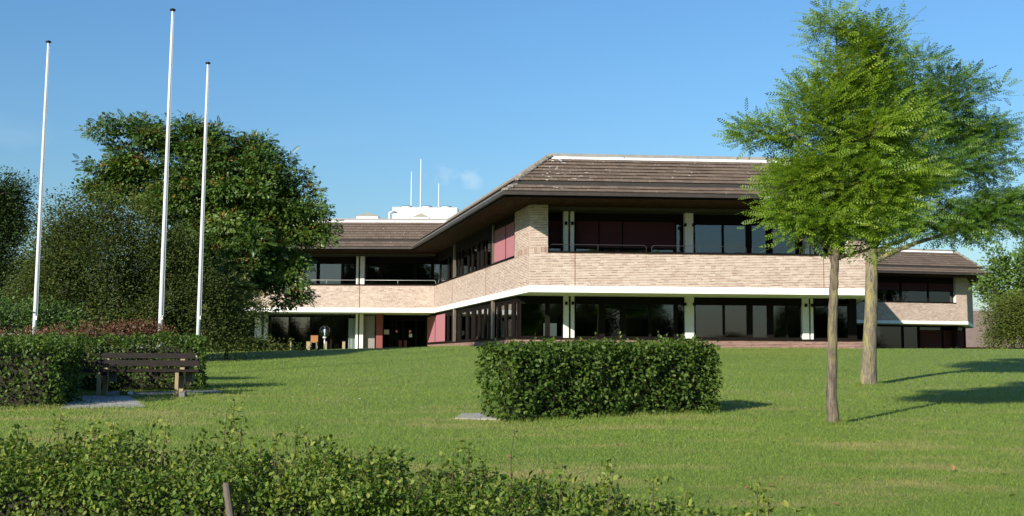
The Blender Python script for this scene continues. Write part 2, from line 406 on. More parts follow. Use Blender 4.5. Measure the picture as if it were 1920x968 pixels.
# ------------------------------------------------------------------ leaves
def unit(a): return a / np.maximum(np.linalg.norm(a, axis=-1, keepdims=True), 1e-9)
def frames(direc, up):
    x = unit(direc); y = unit(np.cross(up, x)); z = np.cross(x, y)
    return np.stack([x, y, z], -1)            # columns
def rand_dirs(n): return unit(RNG.normal(size=(n, 3)))
def scatter(tv, tf, P, Rm, S, rv):
    """copies of template (tv,tf) at P with frames Rm and sizes S"""
    n, k = len(P), len(tv)
    V = np.einsum('nij,kj->nki', Rm, tv) * S[:, None, None] + P[:, None, :]
    F = tf[None] + (np.arange(n) * k)[:, None, None]
    return V.reshape(-1, 3), F.reshape(-1, tf.shape[1]), np.repeat(rv, k)
def pinnate(pairs, lw, ll, droop, ang=62):
    V = []; F = []
    def leaflet(x, z, a, L):
        d = np.array([math.cos(a), math.sin(a), -.18]); s = np.array([-math.sin(a), math.cos(a), 0])
        b = np.array([x, 0, z]); k = len(V)
        V.extend([b, b + d * L * .5 + s * lw * .5, b + d * L, b + d * L * .5 - s * lw * .5]); F.append((k, k + 1, k + 2, k + 3))
    for i in range(pairs):
        x = .14 + .80 * i / max(pairs - 1, 1); z = -droop * x * x; L = ll * (1 - .35 * abs(2 * x - 1) ** 2)
        leaflet(x, z, R(ang), L); leaflet(x, z, -R(ang), L)
    leaflet(.96, -droop * .92, 0, ll)
    k = len(V); V.extend([np.array([0, .006, 0]), np.array([0, -.006, 0]), np.array([1, -.004, -droop]), np.array([1, .004, -droop])]); F.append((k, k + 1, k + 2, k + 3))
    Q = np.array(F); return np.array(V), np.concatenate([Q[:, [0, 1, 2]], Q[:, [0, 2, 3]]])
OVAL4 = (np.array([[0, 0, 0], [.48, .30, .06], [1, 0, -.06], [.48, -.30, .06]], float), np.array([[0, 2, 1], [0, 3, 2]]))
OVAL8 = (np.array([[0, 0, 0], [.22, .24, .05], [.55, .30, .06], [.82, .16, .01], [1, 0, -.08], [.82, -.16, .01], [.55, -.30, .06], [.22, -.24, .05], [.3, 0, -.015], [.65, 0, -.03]], float),
         np.array([[0, 8, 1], [1, 8, 2], [8, 9, 2], [2, 9, 3], [9, 4, 3], [0, 7, 8], [7, 6, 8], [8, 6, 9], [6, 5, 9], [9, 5, 4]]))

# ------------------------------------------------------------------ trees
def blob_pts(blobs, d, n, shell=.55, dz=1.0):
    """points through a union of ellipsoids given in photo pixels at distance d"""
    vol = np.array([(b[2] * b[3]) ** 1.05 for b in blobs]); pick = RNG.choice(len(blobs), n, p=vol / vol.sum())
    out = np.zeros((n, 3)); s = d / FPX
    for i, b in enumerate(blobs):
        k = np.where(pick == i)[0]
        if not len(k): continue
        off = b[4] if len(b) > 4 else 0.0
        c = np.array(at(b[0], b[1], d + off)); q = rand_dirs(len(k)) * (RNG.random((len(k), 1)) ** shell)
        r = np.array([b[2] * s, (b[2] + b[3]) * .5 * s * dz, b[3] * s]); out[k] = c + q * r
    return out
def skeleton(trunk, tr, targets, seg=.35, lift=.25, twig=.006, maxr=.06):
    """branches from trunk nodes to each target, thickness by how much each one carries"""
    nodes = [np.array(p, float) for p in trunk]; par = [-1] + list(range(len(trunk) - 1)); nt0 = len(trunk)
    order = np.argsort([np.min(np.linalg.norm(np.array(trunk) - t, axis=1)) for t in targets])
    arr = np.zeros((len(targets) * 14 + nt0 + 10, 3)); arr[:nt0] = np.array(nodes); cnt = nt0
    ends = []
    first = max(1, int(nt0 * .45))
    for ti in order:
        t = targets[ti]
        dv = t - arr[first:cnt]; dist = np.linalg.norm(dv, axis=1)
        cost = dist + np.maximum(0, -dv[:, 2]) * .9 + np.where(np.arange(first, cnt) < nt0, -.10, 0)
        j = int(np.argmin(cost)) + first; a = arr[j].copy()
        L = np.linalg.norm(t - a); k = max(1, min(10, int(L / seg))); prev = j
        for q in range(1, k + 1):
            u = q / k; p = a + (t - a) * u + np.array([0, 0, lift * L * .5 * math.sin(math.pi * u) * (1 - u)]) + (RNG.normal(size=3) * seg * .10 if q < k else 0)
            arr[cnt] = p; par.append(prev); prev = cnt; cnt += 1
        ends.append(prev)
    load = np.zeros(cnt)
    for e in ends: load[e] += 1
    for i in range(cnt - 1, 0, -1): load[par[i]] += load[i]
    rad = np.minimum(twig * np.sqrt(np.maximum(load, 1)) * 1.25, maxr)
    mb = MB(); kids = {}
    for i in range(1, cnt): kids.setdefault(par[i], []).append(i)
    for i in range(nt0, cnt):
        if par[i] >= nt0 and kids[par[i]][0] == i: continue    # inside a chain already started
        ch = [par[i], i]; 
        while ch[-1] in kids: ch.append(kids[ch[-1]][0])
        rr = [min(rad[c], rad[ch[1]] * 1.0) for c in ch]; rr[0] = rr[1]
        mb.tube([arr[c] for c in ch], rr, 6 if rr[0] > .012 else 4, False)
    return mb
def tube_path(pts, rad, wob=.0):
    """denser copy of a polyline, smooth"""
    P = np.array(pts, float); Rr = np.array(rad, float); t = np.arange(len(P)); tt = np.linspace(0, len(P) - 1, (len(P) - 1) * 5 + 1)
    Q = np.stack([np.interp(tt, t, P[:, i]) for i in range(3)], 1)
    K = Q.copy(); K[1:-1] = (Q[:-2] + 2 * Q[1:-1] + Q[2:]) / 4; K[1:-1] += RNG.normal(size=K[1:-1].shape) * wob
    return [tuple(p) for p in K], list(np.interp(tt, t, Rr))
def plant(name, label, cat, base, trunk, trad, blobs, d, ncl, leaves, spread, tmpl, size, mat, bark, group=None, droop=.35, dz=1.0, shell=.55,
          twig=.006, maxr=.06, extra=None, limbs=(), flat=1.0, upness=.3, clumpn=.9, jit=.45, fill=0, fsize=.1):
    root = empty(name, base, label, cat, group)
    tp, tr = tube_path(trunk, trad, .004)
    mb = MB(); mb.tube(tp, tr, 12)
    mb.build('trunk', bark, root, True)
    C = blob_pts(blobs, d, ncl, shell, dz)
    limb_nodes = list(tp)
    sk = skeleton(limb_nodes, tr, C, twig=twig, maxr=maxr)
    for pts, rad in limbs:
        lp, lr = tube_path(pts, rad, .008); lm = MB(); lm.tube(lp, lr, 8); lm.build('limb', bark, root, True)
    tag(sk.build('branches', bark, root, True), kind='stuff')
    n = ncl * leaves
    cc = np.repeat(C, leaves, 0)
    lim = 1.45 if fill else 2.0
    P = cc + np.clip(RNG.normal(size=(n, 3)), -lim, lim) * np.array([spread, spread, spread * flat])
    mid = C.mean(0)
    rel = unit(P - cc + 1e-6)
    out = rel * .9 + unit(P - mid) * .35 + rand_dirs(n) * .6; out[:, 2] = out[:, 2] * .6 + upness - droop * RNG.random(n)
    up = np.array([-.42, -.56, .9]) + rel * clumpn + unit(P - mid) * .35 + RNG.normal(size=(n, 3)) * jit
    S = size * (.65 + .7 * RNG.random(n))
    rv = np.clip(RNG.random(n) * .6 + np.repeat(RNG.normal(size=ncl) * .16, leaves) + .2, 0, 1)
    V, F, a = scatter(*tmpl, P, frames(out, up), S, rv)
    if fill:
        m_ = ncl * fill; cf = np.repeat(C, fill, 0); Pf = cf + np.clip(RNG.normal(size=(m_, 3)), -1.9, 1.9) * np.array([spread, spread, spread * flat]) * .95
        rl = unit(Pf - cf + 1e-6); of = rl + rand_dirs(m_) * .7; of[:, 2] -= .3
        uf = np.array([-.42, -.56, .9]) + rl * clumpn + unit(Pf - mid) * .35 + RNG.normal(size=(m_, 3)) * jit
        Vf, Ff, af = scatter(*OVAL4, Pf, frames(of, uf), fsize * (.6 + .8 * RNG.random(m_)), np.clip(RNG.random(m_) * .6 + np.repeat(RNG.normal(size=ncl) * .16, fill) + .2, 0, 1))
        F = np.concatenate([F, Ff + len(V)]); V = np.concatenate([V, Vf]); a = np.concatenate([a, af])
    cr = link('crown', npmesh('crown', V, F, mat, a), root)
    tag(cr, kind='stuff')
    if extra:
        emat, en, esz, label2 = extra
        k = RNG.choice(ncl, en); q = rand_dirs(en); q[:, 2] = np.abs(q[:, 2]); q[:, 1] = -np.abs(q[:, 1])
        pp = C[k] + q * np.array([1, 1, .6]) * spread * 1.75
        m2 = 14; P2 = np.repeat(pp, m2, 0) + RNG.normal(size=(en * m2, 3)) * esz * np.array([1.3, 1.3, .6])
        V, F, a = scatter(*OVAL4, P2, frames(rand_dirs(en * m2), rand_dirs(en * m2)), esz * (.6 + .8 * RNG.random(en * m2)), RNG.random(en * m2))
        tag(link('seed_clusters', npmesh('seed_clusters', V, F, emat, a), root), label2, kind='stuff')
    return root

# =================================================================== GROUND
xs = np.concatenate([np.linspace(-500, -44, 12), np.linspace(-40, 44, 113), np.linspace(50, 500, 12)])
ys = np.concatenate([np.linspace(-300, -12, 10), np.linspace(-8, 84, 139), np.linspace(90, 900, 20)])
XX, YY = np.meshgrid(xs, ys); ZZ = ground(XX, YY)
V = np.stack([XX, YY, ZZ], -1).reshape(-1, 3); nx = len(xs)
I = (np.arange(len(ys) - 1)[:, None] * nx + np.arange(nx - 1)[None]).ravel()
me = npmesh('lawn', V, np.stack([I, I + 1, I + nx + 1, I + nx], 1), M['lawn'])
me.polygons.foreach_set('use_smooth', [True] * len(me.polygons))
tag(link('lawn', me), 'mown green lawn with drier yellow patches rising to the building', None, None, 'structure')

# =================================================================== BUILDING
def on_line(px, A, n, py=600):
    r = ray(px, py); r2 = Vector((r.x, r.y)); t = A.dot(n) / r2.dot(n); return r2 * t
def offset_line(A, B, n, o): return A + n * o, B + n * o
def isect(A, d, B, e):
    cr_ = d.x * e.y - d.y * e.x; q = B - A
    return A + d * ((q.x * e.y - q.y * e.x) / cr_)
class Wall:
    def __init__(s, A, B):
        s.A, s.B = Vector(A), Vector(B); s.d = (s.B - s.A).normalized(); s.n = Vector((s.d.y, -s.d.x)); s.L = (s.B - s.A).length
    def pt(s, u, o, z):
        p = s.A + s.d * u + s.n * o; return Vector((p.x, p.y, z + EZ))
    def u(s, px, o=0.0, py=600):
        A = s.A + s.n * o; p = on_line(px, A, s.n, py); return (p - A).dot(s.d)
    def box(s, mb, u0, u1, o0, o1, z0, z1):
        mb.hexa([s.pt(u0, o1, z0), s.pt(u1, o1, z0), s.pt(u1, o0, z0), s.pt(u0, o0, z0), s.pt(u0, o1, z1), s.pt(u1, o1, z1), s.pt(u1, o0, z1), s.pt(u0, o0, z1)])
    def rot(s): return math.atan2(s.d.y, s.d.x)
ZSOF, ZSILL, ZB1, ZB0, ZPL = 5.75, 3.94, 2.70, 2.45, 0.74      # heights above the eye: soffit, parapet top, white band, plinth top
P2 = Vector(on_line(993, Vector((0, 42)), Vector((0, 1))))
fa = R(4.1); fd = Vector((math.cos(fa), math.sin(fa))); fn = Vector((fd.y, -fd.x))
P3 = on_line(1627, P2, fn)
P1 = Vector(on_line(815, Vector((0, 62)), Vector((0, 1)), 560))
P0 = Vector((-18.5, 62.4)); P4 = P3 + Vector((.252, 1)).normalized() * 32
WL, WS, WF, WG = Wall(P0, P1), Wall(P1, P2), Wall(P2, P3), Wall(P3, P4)
ra = R(13.8); rd = Vector((math.cos(ra), math.sin(ra)))
Q1 = Vector(on_line(1597, Vector((0, 76.5)), Vector((0, 1)), 590))
Q2 = on_line(1814, Q1, Vector((rd.y, -rd.x)), 590)
Q3 = Q2 + Vector((math.sin(R(24.6)), math.cos(R(24.6)))) * 9
Q0 = Q1 + Vector((-.05, 1)).normalized() * 12
XW0, WR, XW2 = Wall(Q0, Q1), Wall(Q1, Q2), Wall(Q2, Q3)
# the left-hand return of the far wing faces away from its front
BLD = empty('office_building', (2, 52, gz(2, 52)), 'long two-storey brick office building with brown tiled roofs and white band', 'building')

def chain(walls, offs):
    """corner points of a run of walls pushed out by offs"""
    pts = [walls[0].A + walls[0].n * offs[0]]
    for a, b, o, p in zip(walls[:-1], walls[1:], offs[:-1], offs[1:]):
        pts.append(isect(a.A + a.n * o, a.d, b.A + b.n * p, b.d))
    pts.append(walls[-1].B + walls[-1].n * offs[-1]); return pts

# ---- brickwork
BW, BH = .22, .0622
NIND = [0]
BRICKMESH = {}
def brick_mesh(w):
    if w not in BRICKMESH:
        mb = MB(); mb.box(0, w, -.006, .02, 0, BH - .016); BRICKMESH[w] = mb.mesh('brick', M['brick'])
    return BRICKMESH[w]
def bricks(W, parent, rects, base=0.0, mat='brick', single=0, skip=(), seed=1):
    """stretcher courses with odd headers over the rectangles (u0,u1,z0,z1); the first `single` bricks are objects"""
    rr = random.Random(seed); mb = MB()
    for (u0, u1, z0, z1) in rects:
        nc = int(round((z1 - z0) / BH)); h = (z1 - z0) / nc
        for c in range(nc):
            u = u0 - rr.random() * BW if c else u0 - BW / 2
            u = u0 - rr.choice((0, .055, .11, .165))
            z = z0 + c * h
            while u < u1 - .01:
                wd = BW if rr.random() < .86 else BW / 2
                a, b = max(u, u0), min(u + wd, u1); u += wd
                if b - a < .03 or any(k - .012 < (a + b) / 2 < k + .012 for k in skip): continue
                full = abs(b - a - BW) < 1e-6
                if full and NIND[0] < single and mat == 'brick':
                    NIND[0] += 1
                    o = link('brick', brick_mesh(BW - .008), parent, W.pt(a + .004, base, z + .008), (0, 0, W.rot()))
                else: 
                    j = rr.random() * .004
                    W.box(mb, a + .004, b - .004, base - .02, base + .004 + j, z + .008, z + h - .008)
    o = mb.build('brickwork', M[mat], parent); tag(o, kind='stuff'); return o
def soldier(W, parent, u0, u1, z0, base=0.0):
    mb = MB(); n = int((u1 - u0) / .066); s = (u1 - u0) / n
    for i in range(n): W.box(mb, u0 + i * s + .005, u0 + (i + 1) * s - .005, base, base + .012, z0 + .005, z0 + .215)
    tag(mb.build('soldier_course', M['brick'], parent), kind='stuff')

uFl, uFr = WF.u(1027), WF.u(1592)
# front parapet and piers
mb = MB(); WF.box(mb, 0.02, WF.L - .02, -.30, 0, ZB1 - .02, ZSILL)
WF.box(mb, .02, uFl, -.30, 0, ZSILL, ZSOF); WF.box(mb, uFr, WF.L - .02, -.30, 0, ZSILL, ZSOF)
wf = mb.build('parapet_wall', M['mortar'], BLD)
jF = [WF.u(1078), WF.u(1546)]
zs0 = ZSILL + .02
bricks(WF, wf, [(0, WF.L, ZB1, ZSILL)], single=300, seed=3)
bricks(WF, wf, [(0, uFl, ZSILL, zs0), (0, .12, zs0, zs0 + .22), (.5 * (uFl + .12) + .33, uFl, zs0, zs0 + .22), (0, uFl, zs0 + .22, ZSOF - .02)] if False else
       [(0, .14, ZSILL, ZSILL + .22), (0, uFl, ZSILL + .22, ZSOF - .02), (uFr, uFr + .14, ZSILL, ZSILL + .22), (uFr, WF.L, ZSILL + .22, ZSOF - .02)], seed=4)
soldier(WF, wf, .14, uFl, ZSILL); soldier(WF, wf, uFr + .14, WF.L, ZSILL)
for k in jF:
    mb = MB(); WF.box(mb, k - .011, k + .011, .0, .0125, ZB1, ZSILL); mb.build('expansion_joint', M['rust'], wf)
# side parapet and pier
uSr = WS.u(965, py=480)
mb = MB(); WS.box(mb, .02, WS.L - .0, -.30, 0, ZB1 - .02, ZSILL); WS.box(mb, uSr, WS.L, -.30, 0, ZSILL, ZSOF)
ws = mb.build('parapet_wall', M['mortar'], BLD)
jS = [WS.u(848, py=560), WS.u(911, py=540)]
bricks(WS, ws, [(0, WS.L, ZB1, ZSILL)], seed=5)
bricks(WS, ws, [(WS.L - .14, WS.L, ZSILL, ZSILL + .22), (uSr, WS.L, ZSILL + .22, ZSOF - .02)], seed=6)
soldier(WS, ws, uSr, WS.L - .14, ZSILL)
for k in jS:
    mb = MB(); WS.box(mb, k - .012, k + .012, 0, .0125, ZB1, ZSILL); mb.build('expansion_joint', M['rust'], ws)
# recessed wing parapet
mb = MB(); WL.box(mb, 0, WL.L - .02, -.30, 0, ZB1 - .02, ZSILL)
wl = mb.build('parapet_wall', M['mortar'], BLD)
kL = WL.u(674, py=560)
bricks(WL, wl, [(0, WL.L, ZB1, ZSILL)], seed=7)
mb = MB(); WL.box(mb, kL - .02, kL + .02, 0, .0125, ZB1, ZSILL); mb.build('expansion_joint', M['rust'], wl)
# far wing parapet with its return
uRr = WR.u(1792, py=540)
mb = MB(); WR.box(mb, 0.02, WR.L - .02, -.30, 0, ZB1 - .02, ZSILL); WR.box(mb, uRr, WR.L - .02, -.3, 0, ZSILL, ZSOF)
wr = mb.build('parapet_wall', M['mortar'], BLD)
bricks(WR, wr, [(0, WR.L, ZB1, ZSILL), (uRr, WR.L, ZSILL, ZSOF - .02)], seed=8)
mb = MB(); XW2.box(mb, 0.02, XW2.L, -.3, 0, ZB1 - .02, ZSOF)
w2 = mb.build('return_wall', M['mortar'], BLD); bricks(XW2, w2, [(0, XW2.L, ZB1, ZSOF - .02)], seed=9)
mb = MB(); XW0.box(mb, 0.02, XW0.L - .3, -.3, 0, ZB1 - .02, ZSOF)
w0 = mb.build('return_wall', M['mortar'], BLD); bricks(XW0, w0, [(0, XW0.L, ZB1, ZSOF - .02)], seed=10)
mb = MB(); WG.box(mb, 0.3, WG.L, -.3, -.005, ZB1 - .02, ZSOF)
wg = mb.build('return_wall', M['mortar'], BLD); bricks(WG, wg, [(0.02, WG.L * .5, ZB1, ZSOF - .02)], seed=12)

# white floor bands (the edge of the upper floor slab) and other slabs
main_w = [WL, WS, WF, WG]; far_w = [XW0, WR, XW2]
def slab(walls, off, z0, z1, name, mat, back):
    pts = chain(walls, [off] * len(walls)); poly = [(p.x, p.y) for p in pts] + back
    mb = MB(); mb.prism(poly, z0 + EZ, z1 + EZ); return mb.build(name, mat, BLD)
backM = [(P4.x - 2, P4.y + 6), (P0.x, P4.y + 6)]; backF = [(Q3.x, Q3.y + 6), (Q0.x, Q3.y + 6)]
slab(main_w, .035, ZB0, ZB1, 'concrete_band', M['whiteband'], backM)
slab(far_w, .035, ZB0 + .03, ZB1, 'concrete_band', M['whiteband'], backF)
slab(main_w, -.32, ZSOF - .12, ZSOF - .02, 'ceiling_slab', M['interior'], backM)
slab(far_w, -.32, ZSOF - .12, ZSOF - .02, 'ceiling_slab', M['interior'], backF)
# copings on the parapets
def coping(W, u0, u1, par):
    mb = MB(); W.box(mb, u0, u1, -.34, .035, ZSILL, ZSILL + .06); mb.build('coping', M['frame'], par)
coping(WF, uFl, uFr, wf); coping(WS, .0, uSr, ws); coping(WL, 0, WL.L - .03, wl); coping(WR, 0, uRr, wr)

# ---- glazing
def window(W, base, u0, u1, z0, z1, cuts, parent=BLD, fw=.06, screens=(), mat='frame'):
    """a dark frame with mullions; cuts are (u,width) of the mullions; every pane its own mesh"""
    mb = MB()
    W.box(mb, u0, u1, base - .05, base + .04, z0, z0 + .07); W.box(mb, u0, u1, base - .05, base + .04, z1 - .09, z1)
    cs = [(u0 + fw / 2, fw)] + sorted(cuts) + [(u1 - fw / 2, fw)]
    for c, wd in cs: W.box(mb, c - wd / 2, c + wd / 2, base - .045, base + .05, z0 + .07, z1 - .09)
    fr = mb.build('window', M[mat], parent)
    for (a, wa), (b, wb) in zip(cs[:-1], cs[1:]):
        x0, x1 = a + wa / 2, b - wb / 2
        if x1 - x0 < .05: continue
        p = MB(); t = random.uniform(-.0035, .0035); t2 = random.uniform(-.003, .003)
        o = [base - .006 + t + t2, base - .006 - t + t2, base - .006 - t - t2, base - .006 + t - t2]
        zz = (z0 + .06, z1 - .08)
        c = []
        for z, (oa, ob) in ((zz[0], (o[0], o[1])), (zz[1], (o[3], o[2]))):
            c += [W.pt(x0 - .01, oa + .008, z), W.pt(x1 + .01, ob + .008, z), W.pt(x1 + .01, ob, z), W.pt(x0 - .01, oa, z)]
        p.hexa(c); p.build('pane', M['glass'], fr)
    return fr
def cutpx(W, base, pairs, py): return [((W.u(a, base, py) + W.u(b, base, py)) / 2, abs(W.u(b, base, py) - W.u(a, base, py))) for a, b in pairs]

SB = -1.45                                  # set-back of the upper windows
zt = ZSOF - .42
# upper front windows
mb = MB(); WF.box(mb, uFl - .2, uFr + .2, SB - .06, SB + .06, zt, ZSOF); mb.build('lintel_board', M['frame'], BLD)
for (a, b, cuts) in ((1024, 1056, []), (1077, 1284, [(1121.5, 1133), (1162, 1173), (1210, 1221), (1262, 1268)]), (1300, 1509, [(1353, 1357), (1398, 1409), (1436, 1448), (1491, 1496)]), (1526, 1597, [(1560, 1566)])):
    u0, u1 = WF.u(a, SB, 440), WF.u(b, SB, 440)
    window(WF, SB, u0, u1, ZSILL - .15, zt, cutpx(WF, SB, cuts, 440))
# cloth sunscreens, nearly down on two bays
def sunscreen(W, base, u0, u1, z0, z1, parent=BLD, m='screen'):
    mb = MB(); n = 6
    W.box(mb, u0, u1, base, base + .012, z0 + .02, z1); o = mb.build('sunscreen', M[m], parent)
    mb = MB(); W.box(mb, u0 - .01, u1 + .01, base - .012, base + .026, z0 - .015, z0 + .02); mb.build('bottom_rail', M['frame'], o)
    return o
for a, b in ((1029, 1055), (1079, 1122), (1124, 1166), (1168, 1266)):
    sunscreen(WF, SB + .12, WF.u(a, SB + .12, 440), WF.u(b, SB + .12, 440), 4.26, zt - .02, m='shadescreen')
# columns of the front
def column(W, o, u0, u1, z0, z1, depth=.28, name='column', mat='post'):
    mb = MB(); W.box(mb, u0, u1, o - depth, o, z0, z1); return mb.build(name, M[mat], BLD)
def lampbox(W, o, uc, z, parent):
    mb = MB(); W.box(mb, uc - .045, uc + .045, o, o + .09, z - .06, z + .06); mb.build('bracket', M['frame'], parent)
OC = SB + .55
for (a, b) in ((1056.5, 1065.5), (1069.5, 1076.5), (1284.5, 1300), (1509, 1517), (1520.5, 1526)):
    u0, u1 = WF.u(a, OC, 440), WF.u(b, OC, 440)
    c = column(WF, OC, u0, u1, ZSILL - .3, ZSOF)
    for uu in ((u0, u1) if b - a > 10 else ((u0 + u1) / 2,)): lampbox(WF, OC, uu, 5.16, c)
# low rails above the parapets
def railing(W, o, u0, u1, zt_, n=0):
    mb = MB(); r = .012; k = .09; z0 = ZSILL + .03
    pts = [W.pt(u0, o, z0), W.pt(u0, o, zt_ - k), W.pt(u0 + k * .3, o, zt_ - k * .3), W.pt(u0 + k, o, zt_), W.pt(u1 - k, o, zt_), W.pt(u1 - k * .3, o, zt_ - k * .3), W.pt(u1, o, zt_ - k), W.pt(u1, o, z0)]
    mb.tube(pts, r, 6)
    for i in range(n): u = u0 + (u1 - u0) * (i + 1) / (n + 1); mb.tube([W.pt(u, o, z0), W.pt(u, o, zt_)], r * .8, 6)
    mb.build('railing', M['railmetal' if W is WF else 'metal'], BLD, True)
for a, b, n in ((1030, 1212, 1), (1222, 1399, 1), (1410, 1588, 1)): railing(WF, -.17, WF.u(a, -.17, 465), WF.u(b, -.17, 465), 4.27, n)
railing(WL, -.17, WL.u(440, -.17, 525), WL.u(670, -.17, 525), 4.24, 3); railing(WL, -.17, WL.u(675, -.17, 525), WL.u(817, -.17, 525), 4.24, 1)
railing(WS, -.17, .25, WS.u(835, -.17, 515), 4.24, 1)
# side windows and lit screens
ub = -.16
uA, uB = WS.u(826, ub, 500), WS.u(926, ub, 470)
cs = cutpx(WS, ub, [(841, 843), (848.5, 853), (860, 862), (866.5, 868), (878.5, 880), (886, 888), (896, 899), (903, 907), (912, 913.2), (921.5, 924)], 490)
window(WS, ub, uA, uB, ZSILL + .05, zt, cs)
mb = MB(); WS.box(mb, uA - 4, uSr, ub - .1, ub + .06, zt, ZSOF - .02); mb.build('lintel_board', M['frame'], BLD)
for a, b in ((927.8, 947.6), (949.2, 964.3)):
    sunscreen(WS, ub + .06, WS.u(a, ub + .06, 470), WS.u(b, ub + .06, 470), ZSILL + .10, zt + .1)
for a, b in ((849.5, 852.0), (922, 924.3)):
    column(WS, ub + .14, WS.u(a, ub + .14, 490), WS.u(b, ub + .14, 490), ZSILL + .06, ZSOF - .05, .08, mat='lightpost')
mb = MB(); WS.box(mb, 0.2, uSr, -.6, -.45, ZB1, ZSILL + .06); mb.build('interior_sill', M['interior'], BLD)
# recessed wing, upper windows
mb = MB(); WL.box(mb, 0, WL.L, SB - .06, SB + .06, zt, ZSOF); mb.build('lintel_board', M['frame'], BLD)
for a, b, cuts in ((300, 490, [(340, 347), (395, 402), (450, 458)]), (500, 666, [(545, 552), (594, 600), (640, 646)]), (683, 838, [(711, 719), (775, 782), (808, 814)])):
    window(WL, SB, WL.u(a, SB, 500), WL.u(b, SB, 500), ZSILL - .2, zt, cutpx(WL, SB, cuts, 500))
for a, b in ((490, 499), (668, 672), (675.5, 683.5)):
    column(WL, OC, WL.u(a, OC, 500), WL.u(b, OC, 500), ZSILL - .3, ZSOF)
# far wing upper windows behind screens coloured as in shade
sr = -.35
u0, u1 = WR.u(1612, sr, 540), WR.u(1791, sr, 540)
window(WR, sr, u0, u1, ZSILL + .04, zt, cutpx(WR, sr, [(1686, 1690), (1738, 1741)], 540))
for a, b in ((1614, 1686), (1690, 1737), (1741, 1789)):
    sunscreen(WR, sr + .09, WR.u(a, sr + .09, 540), WR.u(b, sr + .09, 540), 4.78, zt - .02, m='shadescreen')
mb = MB(); WR.box(mb, 0.05, WR.L, sr - .1, sr + .1, zt, ZSOF); mb.build('lintel_board', M['frame'], BLD)

# ---- ground floor
SG = -2.35
WFg = Wall(isect(WF.A + WF.n * SG, WF.d, WS.A + WS.n * -.06, WS.d), WF.pt(WF.u(1617, SG), SG, 0).to_2d())
WLg = Wall(WL.A + WL.n * -2.5, isect(WL.A + WL.n * -2.5, WL.d, WS.A + WS.n * -.06, WS.d))
WSg = Wall(WLg.B, WFg.A)
# plinth of red brick under the ground-floor windows
mb = MB(); WFg.box(mb, 0, WFg.L, -.3, 0, -.4, ZPL); WSg.box(mb, 0.02, WSg.L, -.3, 0, -.6, ZPL - .0)
pl = mb.build('plinth_wall', M['darkmortar'], BLD)
bricks(WFg, pl, [(0, WFg.L, .02, ZPL)], mat='redbrick', seed=21); bricks(WSg, pl, [(0, WSg.L, .02, ZPL)], mat='redbrick', seed=22)
mb = MB(); WFg.box(mb, -.0, WFg.L + .02, -.32, .05, ZPL, ZPL + .055); WSg.box(mb, 0, WSg.L - .05, -.32, .05, ZPL + .001, ZPL + .054); mb.build('coping', M['frame'], pl)
gb = -.18; g0, g1 = ZPL + .055, ZB0 - .02
mb = MB(); WFg.box(mb, .1, WFg.L - .9, gb - .06, gb + .07, g1 - .2, g1 + .01); WSg.box(mb, .1, WSg.L - .2, gb - .06, gb + .07, g1 - .16, g1 + .01); mb.build('lintel_board', M['frame'], BLD)
for (a, b, cuts) in ((974, 1056.5, [(1022, 1031)]), (1077, 1285, [(1123, 1134), (1162, 1173), (1216, 1221), (1263, 1271)]), (1301, 1506, [(1355, 1359), (1400, 1411), (1438, 1450), (1473, 1477)]), (1524, 1592, [(1556, 1560)])):
    window(WFg, gb, WFg.u(a, gb), WFg.u(b, gb), g0, g1 - .2, cutpx(WFg, gb, cuts, 600))
for (a, b) in ((1056.5, 1066.5), (1070.5, 1077), (1284.5, 1301.5), (1505, 1517), (1520.5, 1525)):
    o = -.02; u0, u1 = WFg.u(a, o), WFg.u(b, o)
    c = column(WFg, o, u0, u1, ZPL - .1, ZB0, .3)
    for uu in ((u0, u1) if b - a > 13 else ((u0 + u1) / 2,)): lampbox(WFg, o, uu, 2.16, c)
cs = cutpx(WSg, gb, [(840, 842), (848.5, 853), (858, 865), (875, 879), (885.5, 892), (898, 901.5), (909, 911), (917, 929), (934, 937), (947.5, 951.5), (961, 966)], 600)
window(WSg, gb, WSg.u(836, gb), WSg.u(972, gb), g0, g1 - .16, cs)
for a, b in ((849, 851.5), (920.5, 923.5)):
    column(WSg, .03, WSg.u(a, .03), WSg.u(b, .03), ZPL + .05, ZB0, .1, mat='lightpost')
for a, b in ((801.5, 815.8), (817, 834.5)):
    sunscreen(WSg, -.10, WSg.u(a, -.1), WSg.u(b, -.1), ZPL + .09, g1 - .12)
mb = MB(); WSg.box(mb, 0.05, WSg.u(836, gb), -.26, -.14, ZPL, ZB0); mb.build('wall_panel', M['frame'], BLD)
# recessed wing, ground floor: glazed lobby, entrance and doors
z0L = -.35
for a, b, cuts in ((300, 478, [(360, 364), (420, 424)]), (502, 658, [(541, 544), (581, 584), (620, 623)])):
    window(WLg, gb, WLg.u(a, gb), WLg.u(b, gb), z0L, ZB0 - .1, cutpx(WLg, gb, cuts, 620), fw=.1)
mb = MB()
uc0, uc1 = WLg.u(656, gb - .25), WLg.u(672, gb - .25); nn = 26
vs = []
for i in range(nn + 1):
    u = uc0 + (uc1 - uc0) * i / nn; o = gb + .12 + .05 * math.sin(i * 1.9)
    vs += [WLg.pt(u, o, z0L), WLg.pt(u, o, 2.2)]
mb.add(vs, [(2 * i, 2 * i + 2, 2 * i + 3, 2 * i + 1) for i in range(nn)]); mb.build('curtain', M['curtain'], BLD)
for (a, b, m) in ((478, 490, 'whiteband'), (495, 501, 'post'), (667, 671, 'whiteband'), (674, 681, 'post')):
    column(WLg, .35, WLg.u(a, .35), WLg.u(b, .35), z0L - .2, ZB0, .28, mat=m)
mb = MB(); WLg.box(mb, WLg.u(682, 0), WLg.u(703, 0), -.1, .0, z0L, ZB0 - .1); dr = mb.build('door', M['doorgrey'], BLD)
